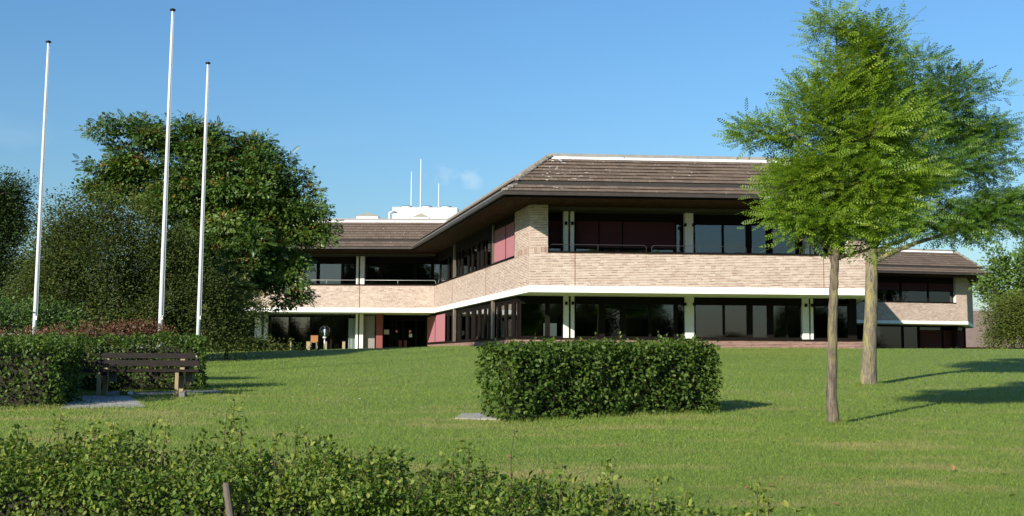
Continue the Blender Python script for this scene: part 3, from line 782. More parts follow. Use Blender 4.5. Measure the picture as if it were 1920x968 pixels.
mb = MB(); WLg.box(mb, WLg.u(684, 0), WLg.u(701, 0), 0, .02, .42, .48); mb.build('push_bar', M['frame'], dr)
column(WLg, .28, WLg.u(705.5, .28), WLg.u(717.5, .28), z0L - .2, ZB0, .3, mat='maroonpaint')
ent = -1.3
e0, e1 = WLg.u(716, ent), WLg.u(800, ent)
doorw = window(WLg, ent, e0, e1, z0L, ZB0 - .25, cutpx(WLg, ent, [(734, 737), (755, 758), (779, 782)], 620), fw=.1)
mb = MB(); WLg.box(mb, e0 - .3, e1 + .4, ent - .06, ent + .06, ZB0 - .25, ZB0); mb.build('lintel_board', M['frame'], doorw)
def disc(W, u, o, z, r0, r1, mat, name, par):
    mb = MB(); n = 20; vs = []
    for i in range(n):
        t = 2 * math.pi * i / n
        vs += [W.pt(u + r0 * math.cos(t), o, z + r0 * math.sin(t)), W.pt(u + r1 * math.cos(t), o, z + r1 * math.sin(t))]
    mb.add(vs, [(2 * i, 2 * i + 1, (2 * i + 3) % (2 * n), (2 * i + 2) % (2 * n)) for i in range(n)]); mb.build(name, M[mat], par)
for px in (744, 769):
    u = WLg.u(px, ent + .02); disc(WLg, u, ent + .022, 1.50, .001, .072, 'paper', 'sticker', doorw); disc(WLg, u, ent + .026, 1.50, .055, .085, 'red', 'sticker_ring', doorw)
    mb = MB(); k = .05; WLg.box(mb, u - .07, u + .07, ent + .024, ent + .030, 1.49, 1.51); mb.build('sticker_bar', M['red'], doorw)
for a, b, z0_, z1_ in ((720.5, 730, 1.32, 1.60), (767.5, 773, 1.16, 1.36)):
    mb = MB(); WLg.box(mb, WLg.u(a, ent), WLg.u(b, ent), ent + .012, ent + .018, z0_, z1_); mb.build('notice', M['paper'], doorw)
for px in (751, 761):
    mb = MB(); WLg.box(mb, WLg.u(px - 2.6, ent), WLg.u(px + 2.6, ent), ent + .015, ent + .05, .55, .98); mb.build('push_plate', M['maroonpaint'], doorw)
# rooms behind the glass
def room(W, o, name='room_wall', z0=-.4, z1=5.7, u0=None, u1=None):
    mb = MB(); W.box(mb, 0 if u0 is None else u0, W.L if u1 is None else u1, o - .15, o, z0, z1); mb.build(name, M['interior'], BLD)
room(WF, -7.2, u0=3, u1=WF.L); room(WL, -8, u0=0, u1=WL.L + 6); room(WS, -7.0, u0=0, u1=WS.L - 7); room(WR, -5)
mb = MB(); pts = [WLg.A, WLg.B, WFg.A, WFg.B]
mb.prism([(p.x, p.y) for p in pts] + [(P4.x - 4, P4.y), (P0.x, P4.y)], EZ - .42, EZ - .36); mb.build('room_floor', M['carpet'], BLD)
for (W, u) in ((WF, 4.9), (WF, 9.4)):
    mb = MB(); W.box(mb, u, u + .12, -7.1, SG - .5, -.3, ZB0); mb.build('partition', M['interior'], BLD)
# far wing ground floor: dark set-back glazing and wall
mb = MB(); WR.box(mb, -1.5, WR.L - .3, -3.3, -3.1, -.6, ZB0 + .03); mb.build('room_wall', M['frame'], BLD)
ur0, ur1 = WR.u(1640, -2.9), WR.u(1806, -2.9)
window(WR, -2.9, ur0, ur1, -.3, ZB0, cutpx(WR, -2.9, [(1690, 1694), (1720, 1724), (1764, 1767), (1808, 1810)], 625))
for a, b in ((1724, 1764), (1768, 1806)): sunscreen(WR, -2.8, WR.u(a, -2.8), WR.u(b, -2.8), .2, ZB0 - .3, m='shadescreen')
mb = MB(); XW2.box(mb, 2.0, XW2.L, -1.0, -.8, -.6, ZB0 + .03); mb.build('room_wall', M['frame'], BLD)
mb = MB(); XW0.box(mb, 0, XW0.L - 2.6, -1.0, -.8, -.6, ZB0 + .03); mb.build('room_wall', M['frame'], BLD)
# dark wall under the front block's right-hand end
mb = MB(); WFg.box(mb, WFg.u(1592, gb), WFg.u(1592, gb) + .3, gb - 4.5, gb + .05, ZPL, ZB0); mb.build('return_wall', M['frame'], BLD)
# roller blinds seen at the tops of some ground-floor panes
for a, b, z in ((1173, 1216, 1.95), (1221, 1263, 1.9), (1313, 1355, 1.95)):
    mb = MB(); WFg.box(mb, WFg.u(a, gb - .2), WFg.u(b, gb - .2), gb - .22, gb - .2, z, g1 - .2); mb.build('roller_blind', M['post'], BLD)

# ---- roofs
def roof(walls, overs, inner_top, single=0):
    offs = overs; E = chain(walls, offs); RUN = 2.20
    T = chain(walls, [o - RUN for o in offs])
    zE = ZSOF + .20
    cl, cu = (.245, .150), (.225, .158)
    prof = []          # (r0, z0, dr, dz) of each course
    r, z = 0.0, zE
    for i in range(2): prof.append((r, z, *cl)); r += cl[0]; z += cl[1]
    rs, zs = r, z
    z += .15
    for i in range(7): prof.append((r, z, *cu)); r += cu[0]; z += cu[1]
    rf, zf = r, z
    tile_cache = {}
    nsing = 0
    for i, W in enumerate(walls):
        A = lambda q, i=i: E[i] + (T[i] - E[i]) * (q / RUN)
        B = lambda q, i=i: E[i + 1] + (T[i + 1] - E[i + 1]) * (q / RUN)
        P = lambda v, zz: (v.x, v.y, zz + EZ)
        mb = MB()
        # boarding under the tiles, the step and the top edge
        quad = lambda q0, z0, q1, z1: mb.add([P(A(q0), z0), P(B(q0), z0), P(B(q1), z1), P(A(q1), z1)], [(0, 1, 2, 3)])
        quad(0, zE - .02, rs, zs - .02); quad(rs, zs - .02, rs, zs + .15); quad(rs, zs + .13, rf, zf - .02); quad(rf, zf - .02, RUN, zf + .10)
        slope = mb.build('roof_slope', M['roofbase'], BLD)
        e0 = E[i]; rest = MB()
        for ci, (r0, z0, dr, dz) in enumerate(prof):
            tw = .33; ua = (A(r0) - e0).dot(W.d); ubb = (B(r0) - e0).dot(W.d); ua1 = (A(r0 + dr) - e0).dot(W.d); ub1 = (B(r0 + dr) - e0).dot(W.d)
            s = math.floor(min(ua, ua1) / tw) * tw - (tw / 2 if ci % 2 else 0)
            while s < max(ubb, ub1):
                lo0, hi0 = max(s + .005, ua), min(s + tw - .005, ubb); lo1, hi1 = max(s + .005, ua1), min(s + tw - .005, ub1)
                full = (hi0 - lo0 > tw - .01) and (hi1 - lo1 > tw - .01)
                jz = random.uniform(-.004, .005)
                if full and nsing < single and walls[i] is WF:
                    nsing += 1; key = (dr, dz)
                    if key not in tile_cache:
                        tm = MB(); x0, x1 = .005, tw - .005; y0, y1 = -.045, dr + .0; a_ = .078; b_ = .006
                        tm.hexa([(x0, y0, a_ - .022 - dz * .2), (x1, y0, a_ - .022 - dz * .2), (x1, y1, dz - .012), (x0, y1, dz - .012), (x0, y0, a_ - dz * .2), (x1, y0, a_ - dz * .2), (x1, y1, dz + b_), (x0, y1, dz + b_)])
                        tile_cache[key] = tm.mesh('roof_tile', M['tile'])
                    b0 = e0 + W.d * s - W.n * r0
                    link('roof_tile', tile_cache[key], slope, (b0.x, b0.y, EZ + z0 + jz), (random.uniform(-.008, .008), 0, W.rot()))
                elif max(hi0 - lo0, hi1 - lo1) > .02:
                    lo0, hi0 = min(lo0, hi0), max(lo0, hi0); lo1, hi1 = min(lo1, hi1), max(lo1, hi1)
                    if lo0 > ubb: lo0 = hi0 = ubb
                    if hi0 < ua: lo0 = hi0 = ua
                    f = lambda u, q, zz: P(e0 + W.d * u - W.n * q, zz)
                    rest.hexa([f(lo0, r0 - .045, z0 + .056 - dz * .2), f(hi0, r0 - .045, z0 + .056 - dz * .2), f(hi1, r0 + dr, z0 + dz - .012), f(lo1, r0 + dr, z0 + dz - .012),
                               f(lo0, r0 - .045, z0 + .078 - dz * .2 + jz), f(hi0, r0 - .045, z0 + .078 - dz * .2 + jz), f(hi1, r0 + dr, z0 + dz + .012), f(lo1, r0 + dr, z0 + dz + .012)])
                s += tw
        if rest.v: tag(rest.build('tiling', M['tile'], slope), kind='stuff')
        # metal flashing and coping along the top, in lengths
        L0, L1 = (A(RUN) - e0).dot(W.d), (B(RUN) - e0).dot(W.d); n = max(1, int((L1 - L0) / 2.6)); st = (L1 - L0) / n
        for k in range(n):
            m2 = MB(); a0, a1 = L0 + k * st + .012, L0 + (k + 1) * st - .012
            g = lambda u, q, zz: P(e0 + W.d * u - W.n * q, zz)
            m2.hexa([g(a0, rf - .03, zf - .0), g(a1, rf - .03, zf - .0), g(a1, RUN, zf + .0), g(a0, RUN, zf + .0), g(a0, rf - .02, zf + .025), g(a1, rf - .02, zf + .025), g(a1, RUN, zf + .125), g(a0, RUN, zf + .125)])
            m2.build('ridge_flashing', M['whitemetal'], slope)
            m3 = MB()
            m3.hexa([g(a0 - .01, RUN - .02, zf + .125), g(a1 + .01, RUN - .02, zf + .125), g(a1 + .01, RUN + .26, zf + .125), g(a0 - .01, RUN + .26, zf + .125),
                     g(a0 - .01, RUN - .02, zf + .235), g(a1 + .01, RUN - .02, zf + .235), g(a1 + .01, RUN + .26, zf + .235), g(a0 - .01, RUN + .26, zf + .235)])
            m3.build('ridge_coping', M['ridgemetal'], slope)
        # gutter, fascia and soffit boards
        gm = MB(); h = lambda u, o, zz: P(e0 + W.d * u + W.n * o, zz)
        Le = (E[i + 1] - e0).dot(W.d); x0 = 0.0; x1 = Le
        for (o0, o1, q0, q1) in ((-.02, .10, zE - .145, zE - .130), (.088, .10, zE - .129, zE - .015), (-.02, -.006, zE - .129, zE - .03)):
            k0 = o0; 
            def cx0(o, end):   # mitre with the neighbours
                j = i if end == 0 else i + 1
                hv = (T[j] - E[j]) / RUN; v = E[j] - hv * o; return (v - e0).dot(W.d)
            gm.hexa([h(cx0(o1, 0), o1, q0), h(cx0(o1, 1), o1, q0), h(cx0(o0, 1), o0, q0), h(cx0(o0, 0), o0, q0), h(cx0(o1, 0), o1, q1), h(cx0(o1, 1), o1, q1), h(cx0(o0, 1), o0, q1), h(cx0(o0, 0), o0, q1)])
        gm.build('gutter', M['gutter'], slope)
        rm = MB()
        rm.tube([h(cx0(.10, 0), .10, zE - .012), h(cx0(.10, 1), .10, zE - .012)], .014, 6); rm.build('gutter_lip', M['metal' if W is WS else 'gutter'], slope)
        fm = MB(); fm.hexa([h(cx0(-.03, 0), -.03, zE - .22), h(cx0(-.03, 1), -.03, zE - .22), h(cx0(-.06, 1), -.06, zE - .22), h(cx0(-.06, 0), -.06, zE - .22), h(cx0(-.03, 0), -.03, zE - .04), h(cx0(-.03, 1), -.03, zE - .04), h(cx0(-.06, 1), -.06, zE - .04), h(cx0(-.06, 0), -.06, zE - .04)])
        fm.build('fascia', M['frame'], slope)
        nb = int((offs[i] + 1.6) / .145); bw = .145
        for k in range(nb):
            bm_ = MB(); o1, o0 = -.062 - k * bw, -.062 - (k + 1) * bw + .012; jz = random.uniform(-.004, .004)
            c = []
            for zz in (ZSOF - .012 + jz, ZSOF + .012 + jz): c += [h(cx0(o1, 0), o1, zz), h(cx0(o1, 1), o1, zz), h(cx0(o0, 1), o0, zz), h(cx0(o0, 0), o0, zz)]
            bm_.hexa(c); bm_.build('soffit_board', M['soffit'], slope)
    # hip tiles between slopes
    for j in range(1, len(walls)):
        a, b = walls[j - 1], walls[j]
        if a.d.x * b.d.y - a.d.y * b.d.x <= 0: continue       # valley
        for (q0, z0, q1, z1, n) in ((-.02, zE + .03, rs, zs + .03, 2), (rs, zs + .17, RUN, zf + .16, 6)):
            for k in range(n):
                ta, tb = k / n, (k + 1.12) / n
                v0 = E[j] + (T[j] - E[j]) * ((q0 + (q1 - q0) * ta) / RUN); v1 = E[j] + (T[j] - E[j]) * ((q0 + (q1 - q0) * min(tb, 1)) / RUN)
                m4 = MB(); za, zb = z0 + (z1 - z0) * ta + .035, z0 + (z1 - z0) * min(tb, 1)
                dd = (v1 - v0).normalized(); pp = Vector((-dd.y, dd.x)); vs = []
                for (v, zz, rr) in ((v0, za, .15), (v1, zb, .125)):
                    for t in range(7):
                        an = math.pi * t / 6; q = v + pp * (rr * math.cos(an)); vs.append((q.x, q.y, EZ + zz + rr * .62 * math.sin(an) - .045))
                m4.add(vs, [(t, t + 1, t + 8, t + 7) for t in range(6)] + [tuple(range(6, -1, -1)), tuple(range(7, 14))])
                m4.build('hip_tile', M['hip'], BLD)
    top = [(p.x, p.y) for p in T]
    mb = MB(); mb.prism(top + inner_top, EZ + zf - .10, EZ + zf + .05); mb.build('flat_roof', M['flatroof'], BLD)
    return E, T, zf
E_main, T_main, ZTOP = roof(main_w, [1.6, 1.42, 2.05, 1.4], [(P4.x - 2, P4.y + 6), (P0.x, P4.y + 6)], 300)
roof(far_w, [1.5, 1.7, 1.5], [(Q3.x - 1, Q3.y + 3), (Q0.x + 3, Q3.y + 3)])

# ---- things on the roof
ac0, ac1 = at(736, 404, 67), at(857, 404, 67)
zt0 = EZ + ZTOP + .055; zt1 = at(790, 388.5, 67).z
ac = empty('air_handling_unit', (ac0.x, 67, zt0), 'long white air-handling unit with three fans on the flat roof', 'cooling unit')
mid = ac0.x + (ac1.x - ac0.x) * .28
for a, b in ((ac0.x, mid - .01), (mid + .01, ac1.x)):
    mb = MB(); mb.box(a, b, 67, 69.2, zt0, zt1 - .05); mb.build('casing', M['whitemetal'], ac)
mb = MB(); mb.box(ac0.x - .03, ac1.x + .03, 66.97, 69.23, zt1 - .05, zt1); mb.build('casing_top', M['metal'], ac)
for px in (762.5, 800, 836.5):
    c = at(px, 388, 68.1); mb = MB(); mb.lathe((c.x, 68.1, zt1), [(.02, .02), (.31, .02), (.33, 0), (.33, .16), (.30, .16), (.30, .05), (.02, .05)], 20); f = mb.build('fan_ring', M['whitemetal'], ac, True)
    mb = MB(); mb.lathe((c.x, 68.1, zt1), [(.30, .155), (.325, .185), (.34, .185), (.34, .155), (.30, .155)], 20); mb.build('fan_guard', M['black'], f, True)
    mb = MB()
    for k in range(4): mb.tube([(c.x - .3, 67.9 + k * .13, zt1 + .17), (c.x + .3, 67.9 + k * .13, zt1 + .17)], .01, 4)
    mb.build('fan_grille', M['black'], f)
mb = MB(); a = at(733, 404, 67)
mb.tube([(a.x + .45, 66.9, zt0 - .0), (a.x + .0, 66.9, zt0), (a.x - .1, 66.9, zt0 + .3), (a.x - .08, 66.9, zt1 - .35), (a.x + .1, 66.9, zt1 - .28), (a.x + .3, 66.9, zt1 - .3)], .05, 8); mb.build('pipe', M['metal'], ac, True)
def antenna(px, ytop, d, r, label, stay=False, arm=None):
    b = at(px, 404, d); t = at(px + (ytop - 404) * -.012, ytop, d)
    o = empty('roof_antenna', (b.x, d, zt0), label, 'antenna', 'antennas on the roof')
    mb = MB(); mb.tube([(b.x, d, zt0 - .05), (b.x, d, zt0 + (t.z - zt0) * .45), (t.x, d, t.z)], [r * 1.2, r, r * .7], 8); mb.build('mast', M['whitemetal'], o, True)
    mb = MB(); mb.lathe((b.x, d, zt0), [(.0, .12), (.11, .1), (.13, -.03), (0, -.03)], 10); mb.build('foot', M['metal'], o)
    if stay:
        for dx, dy in ((-.75, .3), (.75, .3), (0, -.8)):
            mb = MB(); mb.tube([(b.x, d, zt0 + 1.9), (b.x + dx, d + dy, zt0)], .006, 4); mb.build('stay_wire', M['metal'], o)
        mb = MB(); mb.tube([(t.x, d, t.z - .02), (t.x, d, t.z + 1.1)], .006, 4); mb.build('whip', M['metal'], o)
    if arm:
        mb = MB(); mb.tube([(b.x, d, zt0 + 1.1), (b.x + arm, d, zt0 + 1.0)], .022, 6); mb.build('bracket_arm', M['black'], o)
    return o
antenna(770.5, 322, 70.2, .022, 'shortest plain white antenna mast, standing behind the fans')
antenna(788, 298, 70.3, .026, 'tallest white antenna mast on the roof, with a dark side arm', arm=-.58)
antenna(822, 344, 70.6, .022, 'antenna mast held by stay wires above the cooling unit', stay=True)
for px, py, lab in ((691, 398.5, 'small pyramid rooflight on the flat roof near the large tree'), (790, 399.5, 'small pyramid rooflight in front of the white cooling unit')):
    p = at(px, py, 65.4); a = p.z - zt0; s = .62 if px < 700 else .45
    o = empty('rooflight', (p.x, 65.4, zt0), lab, 'rooflight', 'pyramid rooflights')
    mb = MB(); mb.box(p.x - s, p.x + s, 65.4 - s, 65.4 + s, zt0 - .02, p.z - .28); mb.build('kerb', M['whitemetal'], o)
    mb = MB(); q = s + .03; zb = p.z - .28
    mb.add([(p.x - q, 65.4 - q, zb), (p.x + q, 65.4 - q, zb), (p.x + q, 65.4 + q, zb), (p.x - q, 65.4 + q, zb), (p.x, 65.4, p.z)], [(3, 2, 1, 0), (0, 1, 4), (1, 2, 4), (2, 3, 4), (3, 0, 4)])
    mb.build('dome', plain('yellowed_plastic', (.38, .34, .22), .35, 0, .05), o)

# ---- inside the corner room and lobby: what the panes let one see
def desk(px, d, label):
    p = at(px, 640, d); z = EZ - .36
    o = empty('desk', (p.x, d, z), label, 'desk')
    mb = MB(); mb.box(p.x - .7, p.x + .7, d - .4, d + .4, z + 1.16, z + 1.19); mb.build('desk_top', M['paper'], o)
    for sx in (-1, 1): mb = MB(); mb.box(p.x + sx * .62 - .03, p.x + sx * .62 + .03, d - .35, d + .35, z, z + 1.16); mb.build('leg', M['metal'], o)
    return o
desk(1008, 46.4, 'pale desk behind the corner window of the ground floor')
p = at(990, 630, 46.0); o = empty('office_chair', (p.x, 46.0, EZ - .36), 'dark office chair behind the ground-floor corner window', 'chair')
mb = MB(); mb.box(p.x - .22, p.x + .22, 45.8, 46.2, EZ + .52, EZ + .60); mb.build('seat', M['black'], o)
mb = MB(); mb.box(p.x - .21, p.x + .21, 46.15, 46.21, EZ + .66, EZ + 1.18); mb.build('backrest', M['black'], o)
mb = MB(); mb.tube([(p.x, 46, EZ - .3), (p.x, 46, EZ + .52)], .03, 8)
for k in range(5): mb.tube([(p.x, 46, EZ - .28), (p.x + .28 * math.cos(k * 1.2566), 46 + .28 * math.sin(k * 1.2566), EZ - .34)], .02, 6)
mb.build('base', M['black'], o)

# =================================================================== FLAGPOLES
def flagpole(pxb, pyb, pxt, pyt, d, label):
    t = at(pxt, pyt, d); bb = at(pxb, pyb, d); g = gz(bb.x, d)
    k = (t.x - bb.x) / (t.z - bb.z); bx = bb.x - k * (bb.z - g)
    o = empty('flagpole', (bx, d, g), label, 'flagpole', 'white flagpoles behind the hedge')
    X = lambda z: bx + k * (z - g)
    zs_ = [g - .1, g + 1.5, g + 4, g + 7, t.z - .03]
    mb = MB(); mb.tube([(X(z), d, z) for z in zs_], [.054, .052, .046, .038, .028], 14); mb.build('pole', M['pole'], o, True)
    mb = MB(); mb.lathe((t.x, d, t.z - .04), [(.0, -.01), (.055, -.01), (.075, .012), (.070, .03), (.035, .048), (0, .052)], 16); mb.build('cap', M['black'], o, True)
    mb = MB(); mb.tube([(X(g + 1.4) + .08, d - .05, g + 1.4), (X(g + 3.5) + .066, d - .04, g + 3.5), (X(t.z - .2) + .04, d - .02, t.z - .15)], .006, 4); mb.build('halyard', M['pole'], o)
    mb = MB(); mb.box(X(g + 1.35) + .045, X(g + 1.35) + .075, d - .07, d - .045, g + 1.33, g + 1.43); mb.build('cleat', M['metal'], o)
flagpole(64, 630, 91, 77, 29.4, 'white flagpole standing apart near the far-left tree')
flagpole(300, 628, 324, 17, 26.8, 'tallest-looking white flagpole, in front of the dark shrub')
flagpole(371, 640, 390, 117, 31.2, 'white flagpole in front of the large tree, nearest the building')

# =================================================================== HEDGES
def hedge_foliage(name, segs, n, size, mat, tmpl, depth=.13, singles=0, parent=None, tops=1.0, lump=.0):
    """leaves over the outside of boxes given as (A,B,width,h0,h1): foot line A-B, width to the left of A->B, heights at A and B"""
    P = []; N = []; areas = []
    for (A, B, wd, h0, h1) in segs:
        A, B = Vector(A), Vector(B); L = (B - A).length; d = (B - A).normalized(); l = Vector((-d.y, d.x)); hm = (h0 + h1) / 2
        areas.append([(A, B, wd, h0, h1, L, d, l), L * hm, L * hm, L * wd * tops, wd * hm, wd * hm])
    tot = sum(sum(a[1:]) for a in areas)
    for a in areas:
        (A, B, wd, h0, h1, L, d, l) = a[0]
        for f in range(5):
            k = int(n * a[1 + f] / tot)
            if k < 1: continue
            s, t = RNG.random(k), RNG.random(k)
            if f in (0, 1): u = s * L; v = np.full(k, 0.0 if f == 0 else wd); zf = t ** .93; nn = np.array([-l.x, -l.y, 0]) * (1 if f == 0 else -1)
            elif f == 2: u = s * L; v = t * wd; zf = np.ones(k); nn = np.array([0, 0, 1.0])
            else: u = np.full(k, 0.0 if f == 3 else L); v = s * wd; zf = t ** .93; nn = np.array([-d.x, -d.y, 0]) * (1 if f == 3 else -1)
            x = A.x + d.x * u + l.x * v; y = A.y + d.y * u + l.y * v
            h = h0 + (h1 - h0) * u / L
            z = ground(x, y) + .02 + h * zf
            pts = np.stack([x, y, z], 1)
            wob = .030 * np.sin(u * 3.1 + z * 4.0 + f) + .03 * np.sin(u * 7.3 - z * 6.1 + v * 5) + .02 * np.sin(u * 13 + z * 11)
            wob = wob + lump * (.07 * np.sin(u * 5.1 + z * 9.0) * np.sin(u * 2.3 - z * 5 + v * 3) + .05 * np.sin(u * 11.7 - z * 14 + 2 * v))
            inn = np.abs(RNG.normal(size=k)) * depth * .5 - .02
            stray = (RNG.random(k) < .05) * RNG.random(k) * .07
            pts = pts + nn * (wob - inn + stray)[:, None]
            P.append(pts); N.append(np.tile(nn, (k, 1)))
    P = np.concatenate(P); N = np.concatenate(N); n = len(P)
    hang = N * .35 + rand_dirs(n) * .75; hang[:, 2] -= .35 * (N[:, 2] < .5)
    up = N * .9 + rand_dirs(n) * .9 + np.array([0, 0, .45])
    S = size * (.6 + .7 * RNG.random(n)); rv = np.clip(RNG.beta(1.5, 2.2, n) + .05 * N[:, 2], 0, 1)
    rm = frames(hang, up)
    return P, rm, S, rv
def hedge_core(segs, mat, inset=.10):
    mb = MB()
    for (A, B, wd, h0, h1) in segs:
        A, B = Vector(A), Vector(B); d = (B - A).normalized(); l = Vector((-d.y, d.x))
        n = max(2, int((B - A).length / .5))
        for k in range(n):
            a = A + d * (inset + ((B - A).length - 2 * inset) * k / n); b = A + d * (inset + ((B - A).length - 2 * inset) * (k + 1) / n)
            ha = h0 + (h1 - h0) * k / n - inset; hb = h0 + (h1 - h0) * (k + 1) / n - inset
            c = []
            for zz in (0, 1):
                for (p, hh) in ((a + l * inset, ha), (b + l * inset, hb), (b + l * (wd - inset), hb), (a + l * (wd - inset), ha)):
                    c.append((p.x, p.y, gz(p.x, p.y) + (hh if zz else .03)))
            mb.hexa(c)
    return mb
def shoots(mb, P, n, hmin, hmax):
    """upright stray shoots; returns leaf positions along them"""
    out = []
    for i in range(n):
        p = P[i]; h = random.uniform(hmin, hmax); a = random.uniform(0, 6.28); l = random.uniform(.02, .12) * h / .3
        top = Vector((p[0] + l * math.cos(a), p[1] + l * math.sin(a), p[2] + h)); b = Vector(p) - Vector((0, 0, .12))
        m_ = (b + top) / 2 + Vector((random.uniform(-.02, .02), random.uniform(-.02, .02), 0)); mb.tube([b, m_, top], [.003, .0025, .0015], 5)
        k = int(5 + h * 34)
        for j in range(k):
            t = .15 + .85 * (j + random.random()) / k; q = b.lerp(top, min(t, 1)); out.append((q.x, q.y, q.z))
    return out
HEDGE_SHADE_TWIG = plain('hedge_shaded_twigs', (.028, .024, .014), .95, 0, .4, 14, .6)  # solid core: inner twigs, coloured dark for the shade between the leaves
# clipped hedge in the middle of the lawn
hA = Vector((at(963, 790, 15.85).x, 15.85)); hB = Vector((at(1350, 762, 17.75).x, 17.75))
segs = [(hA, hB, .98, 1.03, 1.04)]
hb_ = empty('clipped_hedge', gp(hA.x, hA.y), 'free-standing clipped box hedge in the middle of the lawn', 'hedge')
hedge_core(segs, None, .2).build('shaded_twig_core', HEDGE_SHADE_TWIG, hb_)['kind'] = 'stuff'
P, rm, S, rv = hedge_foliage('f', segs, 19000, .060, M['leaf_hedge'], OVAL4, depth=.2, lump=.45)
V, F, a = scatter(*OVAL8, P, rm, S, rv); tag(link('foliage', npmesh('foliage', V, F, M['leaf_hedge'], a), hb_), kind='stuff')
sm = MB(); tops = [tuple(at(px, 640, 18.0).to_2d()) for px in (1290, 1300, 1312, 1318, 1325, 1333, 1340, 1200, 1165, 1040, 1010, 1255, 1306, 1338)]
tp_ = []
for (x, y) in tops:
    # foot of the shoot on the hedge top
    t = ((x - hA.x) * (hB - hA).x + (y - hA.y) * (hB - hA).y) / (hB - hA).length_squared
    q = hA + (hB - hA) * min(.97, max(.03, (x - hA.x) / (hB - hA).x - .04)) + Vector((-(hB - hA).normalized().y, (hB - hA).normalized().x)) * random.uniform(.2, .8)
    tp_.append((q.x, q.y, gz(q.x, q.y) + 1.05))
lp = np.array(shoots(sm, tp_, len(tp_), .05, .20)); tag(sm.build('shoots', M['twig'], hb_), kind='stuff')
n = len(lp); V, F, a = scatter(*OVAL8, lp, frames(rand_dirs(n) + np.array([0, 0, .2]), rand_dirs(n) + np.array([0, 0, 1.])), np.full(n, .055), .4 + .6 * RNG.random(n))
tag(link('shoot_leaves', npmesh('shoot_leaves', V, F, M['leaf_hedge'], a), hb_), kind='stuff')
# L-shaped hedge round the bench corner
k0 = Vector((at(0, 770, 17.5).x - 1.6, 17.0)); k1 = Vector((at(112, 770, 17.5).x, 17.45)); kR = Vector((at(378, 735, 21.8).x, 21.9)); kM = Vector((at(95, 745, 20.9).x - .2, 20.95))
segs = [(k0, k1, 1.2, .99, .99), (k1 + Vector((-.02, 1.0)), kM + Vector((-.1, .2)), 1.4, .99, .99), (kM + Vector((-1.3, -.1)), kR, 1.0, .99, .99)]
hc_ = empty('clipped_hedge', gp(kM.x, kM.y), 'clipped hedge bent round the bench, below the flagpoles', 'hedge')
hedge_core(segs, None, .2).build('shaded_twig_core', HEDGE_SHADE_TWIG, hc_)['kind'] = 'stuff'
P, rm, S, rv = hedge_foliage('f', segs, 27000, .058, M['leaf_hedge'], OVAL4, depth=.2, lump=.45)
V, F, a = scatter(*OVAL8, P, rm, S, rv); tag(link('foliage', npmesh('foliage', V, F, M['leaf_hedge'], a), hc_), kind='stuff')

# foreground hedge along the street
f0 = Vector((-6.2, 8.5)); f1 = Vector((-.9, 7.65)); f2 = Vector((2.3, 6.25)); f3 = Vector((3.6, 5.5))
topz = lambda px, py, d: at(px, py, d).z
hh = lambda p, zt_: zt_ - gz(p.x, p.y)
segs = [(f0, f1, .95, hh(f0, topz(-100, 848, 8.9)), hh(f1, topz(640, 898, 8.0))), (f1, f2, .9, hh(f1, topz(640, 898, 8.0)), hh(f2, topz(1420, 1085, 6.6)))]
hd_ = empty('street_hedge', gp(-2, 7.8), 'loose untrimmed hornbeam hedge along the bottom of the view', 'hedge')
hedge_core(segs, None, .28).build('shaded_twig_core', HEDGE_SHADE_TWIG, hd_)['kind'] = 'stuff'
P, rm, S, rv = hedge_foliage('f', segs, 47000, .038, M['leaf_near'], OVAL8, depth=.40, lump=1.0)
# bushy unevenness on the top: little leafy humps
ntop = 330; ht = []; sm = MB()
for i in range(ntop):
    s = segs[0] if random.random() < .62 else segs[1]; t = random.random(); v = random.uniform(.05, .95)
    A, B = Vector(s[0]), Vector(s[1]); d = (B - A).normalized(); q = A.lerp(B, t) + Vector((-d.y, d.x)) * s[2] * v
    ht.append((q.x, q.y, gz(q.x, q.y) + s[3] + (s[4] - s[3]) * t - .04))
lp = shoots(sm, ht, ntop, .04, .20)
spec = [(440, 748, .44), (425, 775, .30), (452, 790, .26), (560, 792, .22), (575, 815, .2), (520, 812, .16), (490, 820, .2), (965, 806, .34), (880, 828, .16), (855, 838, .16), (715, 838, .14), (690, 842, .14), (180, 785, .17), (215, 790, .15), (115, 776, .2), (290, 790, .16), (310, 798, .15), (35, 798, .15), (1145, 858, .2), (1055, 870, .18), (1290, 915, .16), (1420, 905, .22), (1440, 930, .18), (1490, 950, .15), (1230, 890, .12)]
for px, py, h in spec:
    d = float(np.interp(px, [0, 640, 1400], [8.95, 8.1, 6.7])); t = at(px, py, d)
    b = Vector((t.x - .02, t.y, t.z - h)); m_ = (t + b) / 2 + Vector((random.uniform(-.015, .015), 0, 0))
    sm.tube([b - Vector((0, 0, .15)), m_, t], [.0042, .0034, .002], 5)
    k = int(12 + h * 110)
    if px == 965: k = 10
    for j in range(k):
        q = b.lerp(t, (j + random.random()) / k); lp.append((q.x + random.gauss(0, .03), q.y + random.gauss(0, .03), q.z))
tag(sm.build('shoots', M['twig'], hd_), kind='stuff')
lp = np.array(lp); n = len(lp)
P = np.concatenate([P, lp]); rm = np.concatenate([rm, frames(rand_dirs(n) + np.array([0, 0, .1]), rand_dirs(n) + np.array([0, 0, 1.1]))])
S = np.concatenate([S, .046 * (.5 + .7 * RNG.random(n))]); rv = np.concatenate([rv, np.clip(.35 + .6 * RNG.random(n), 0, .97)])
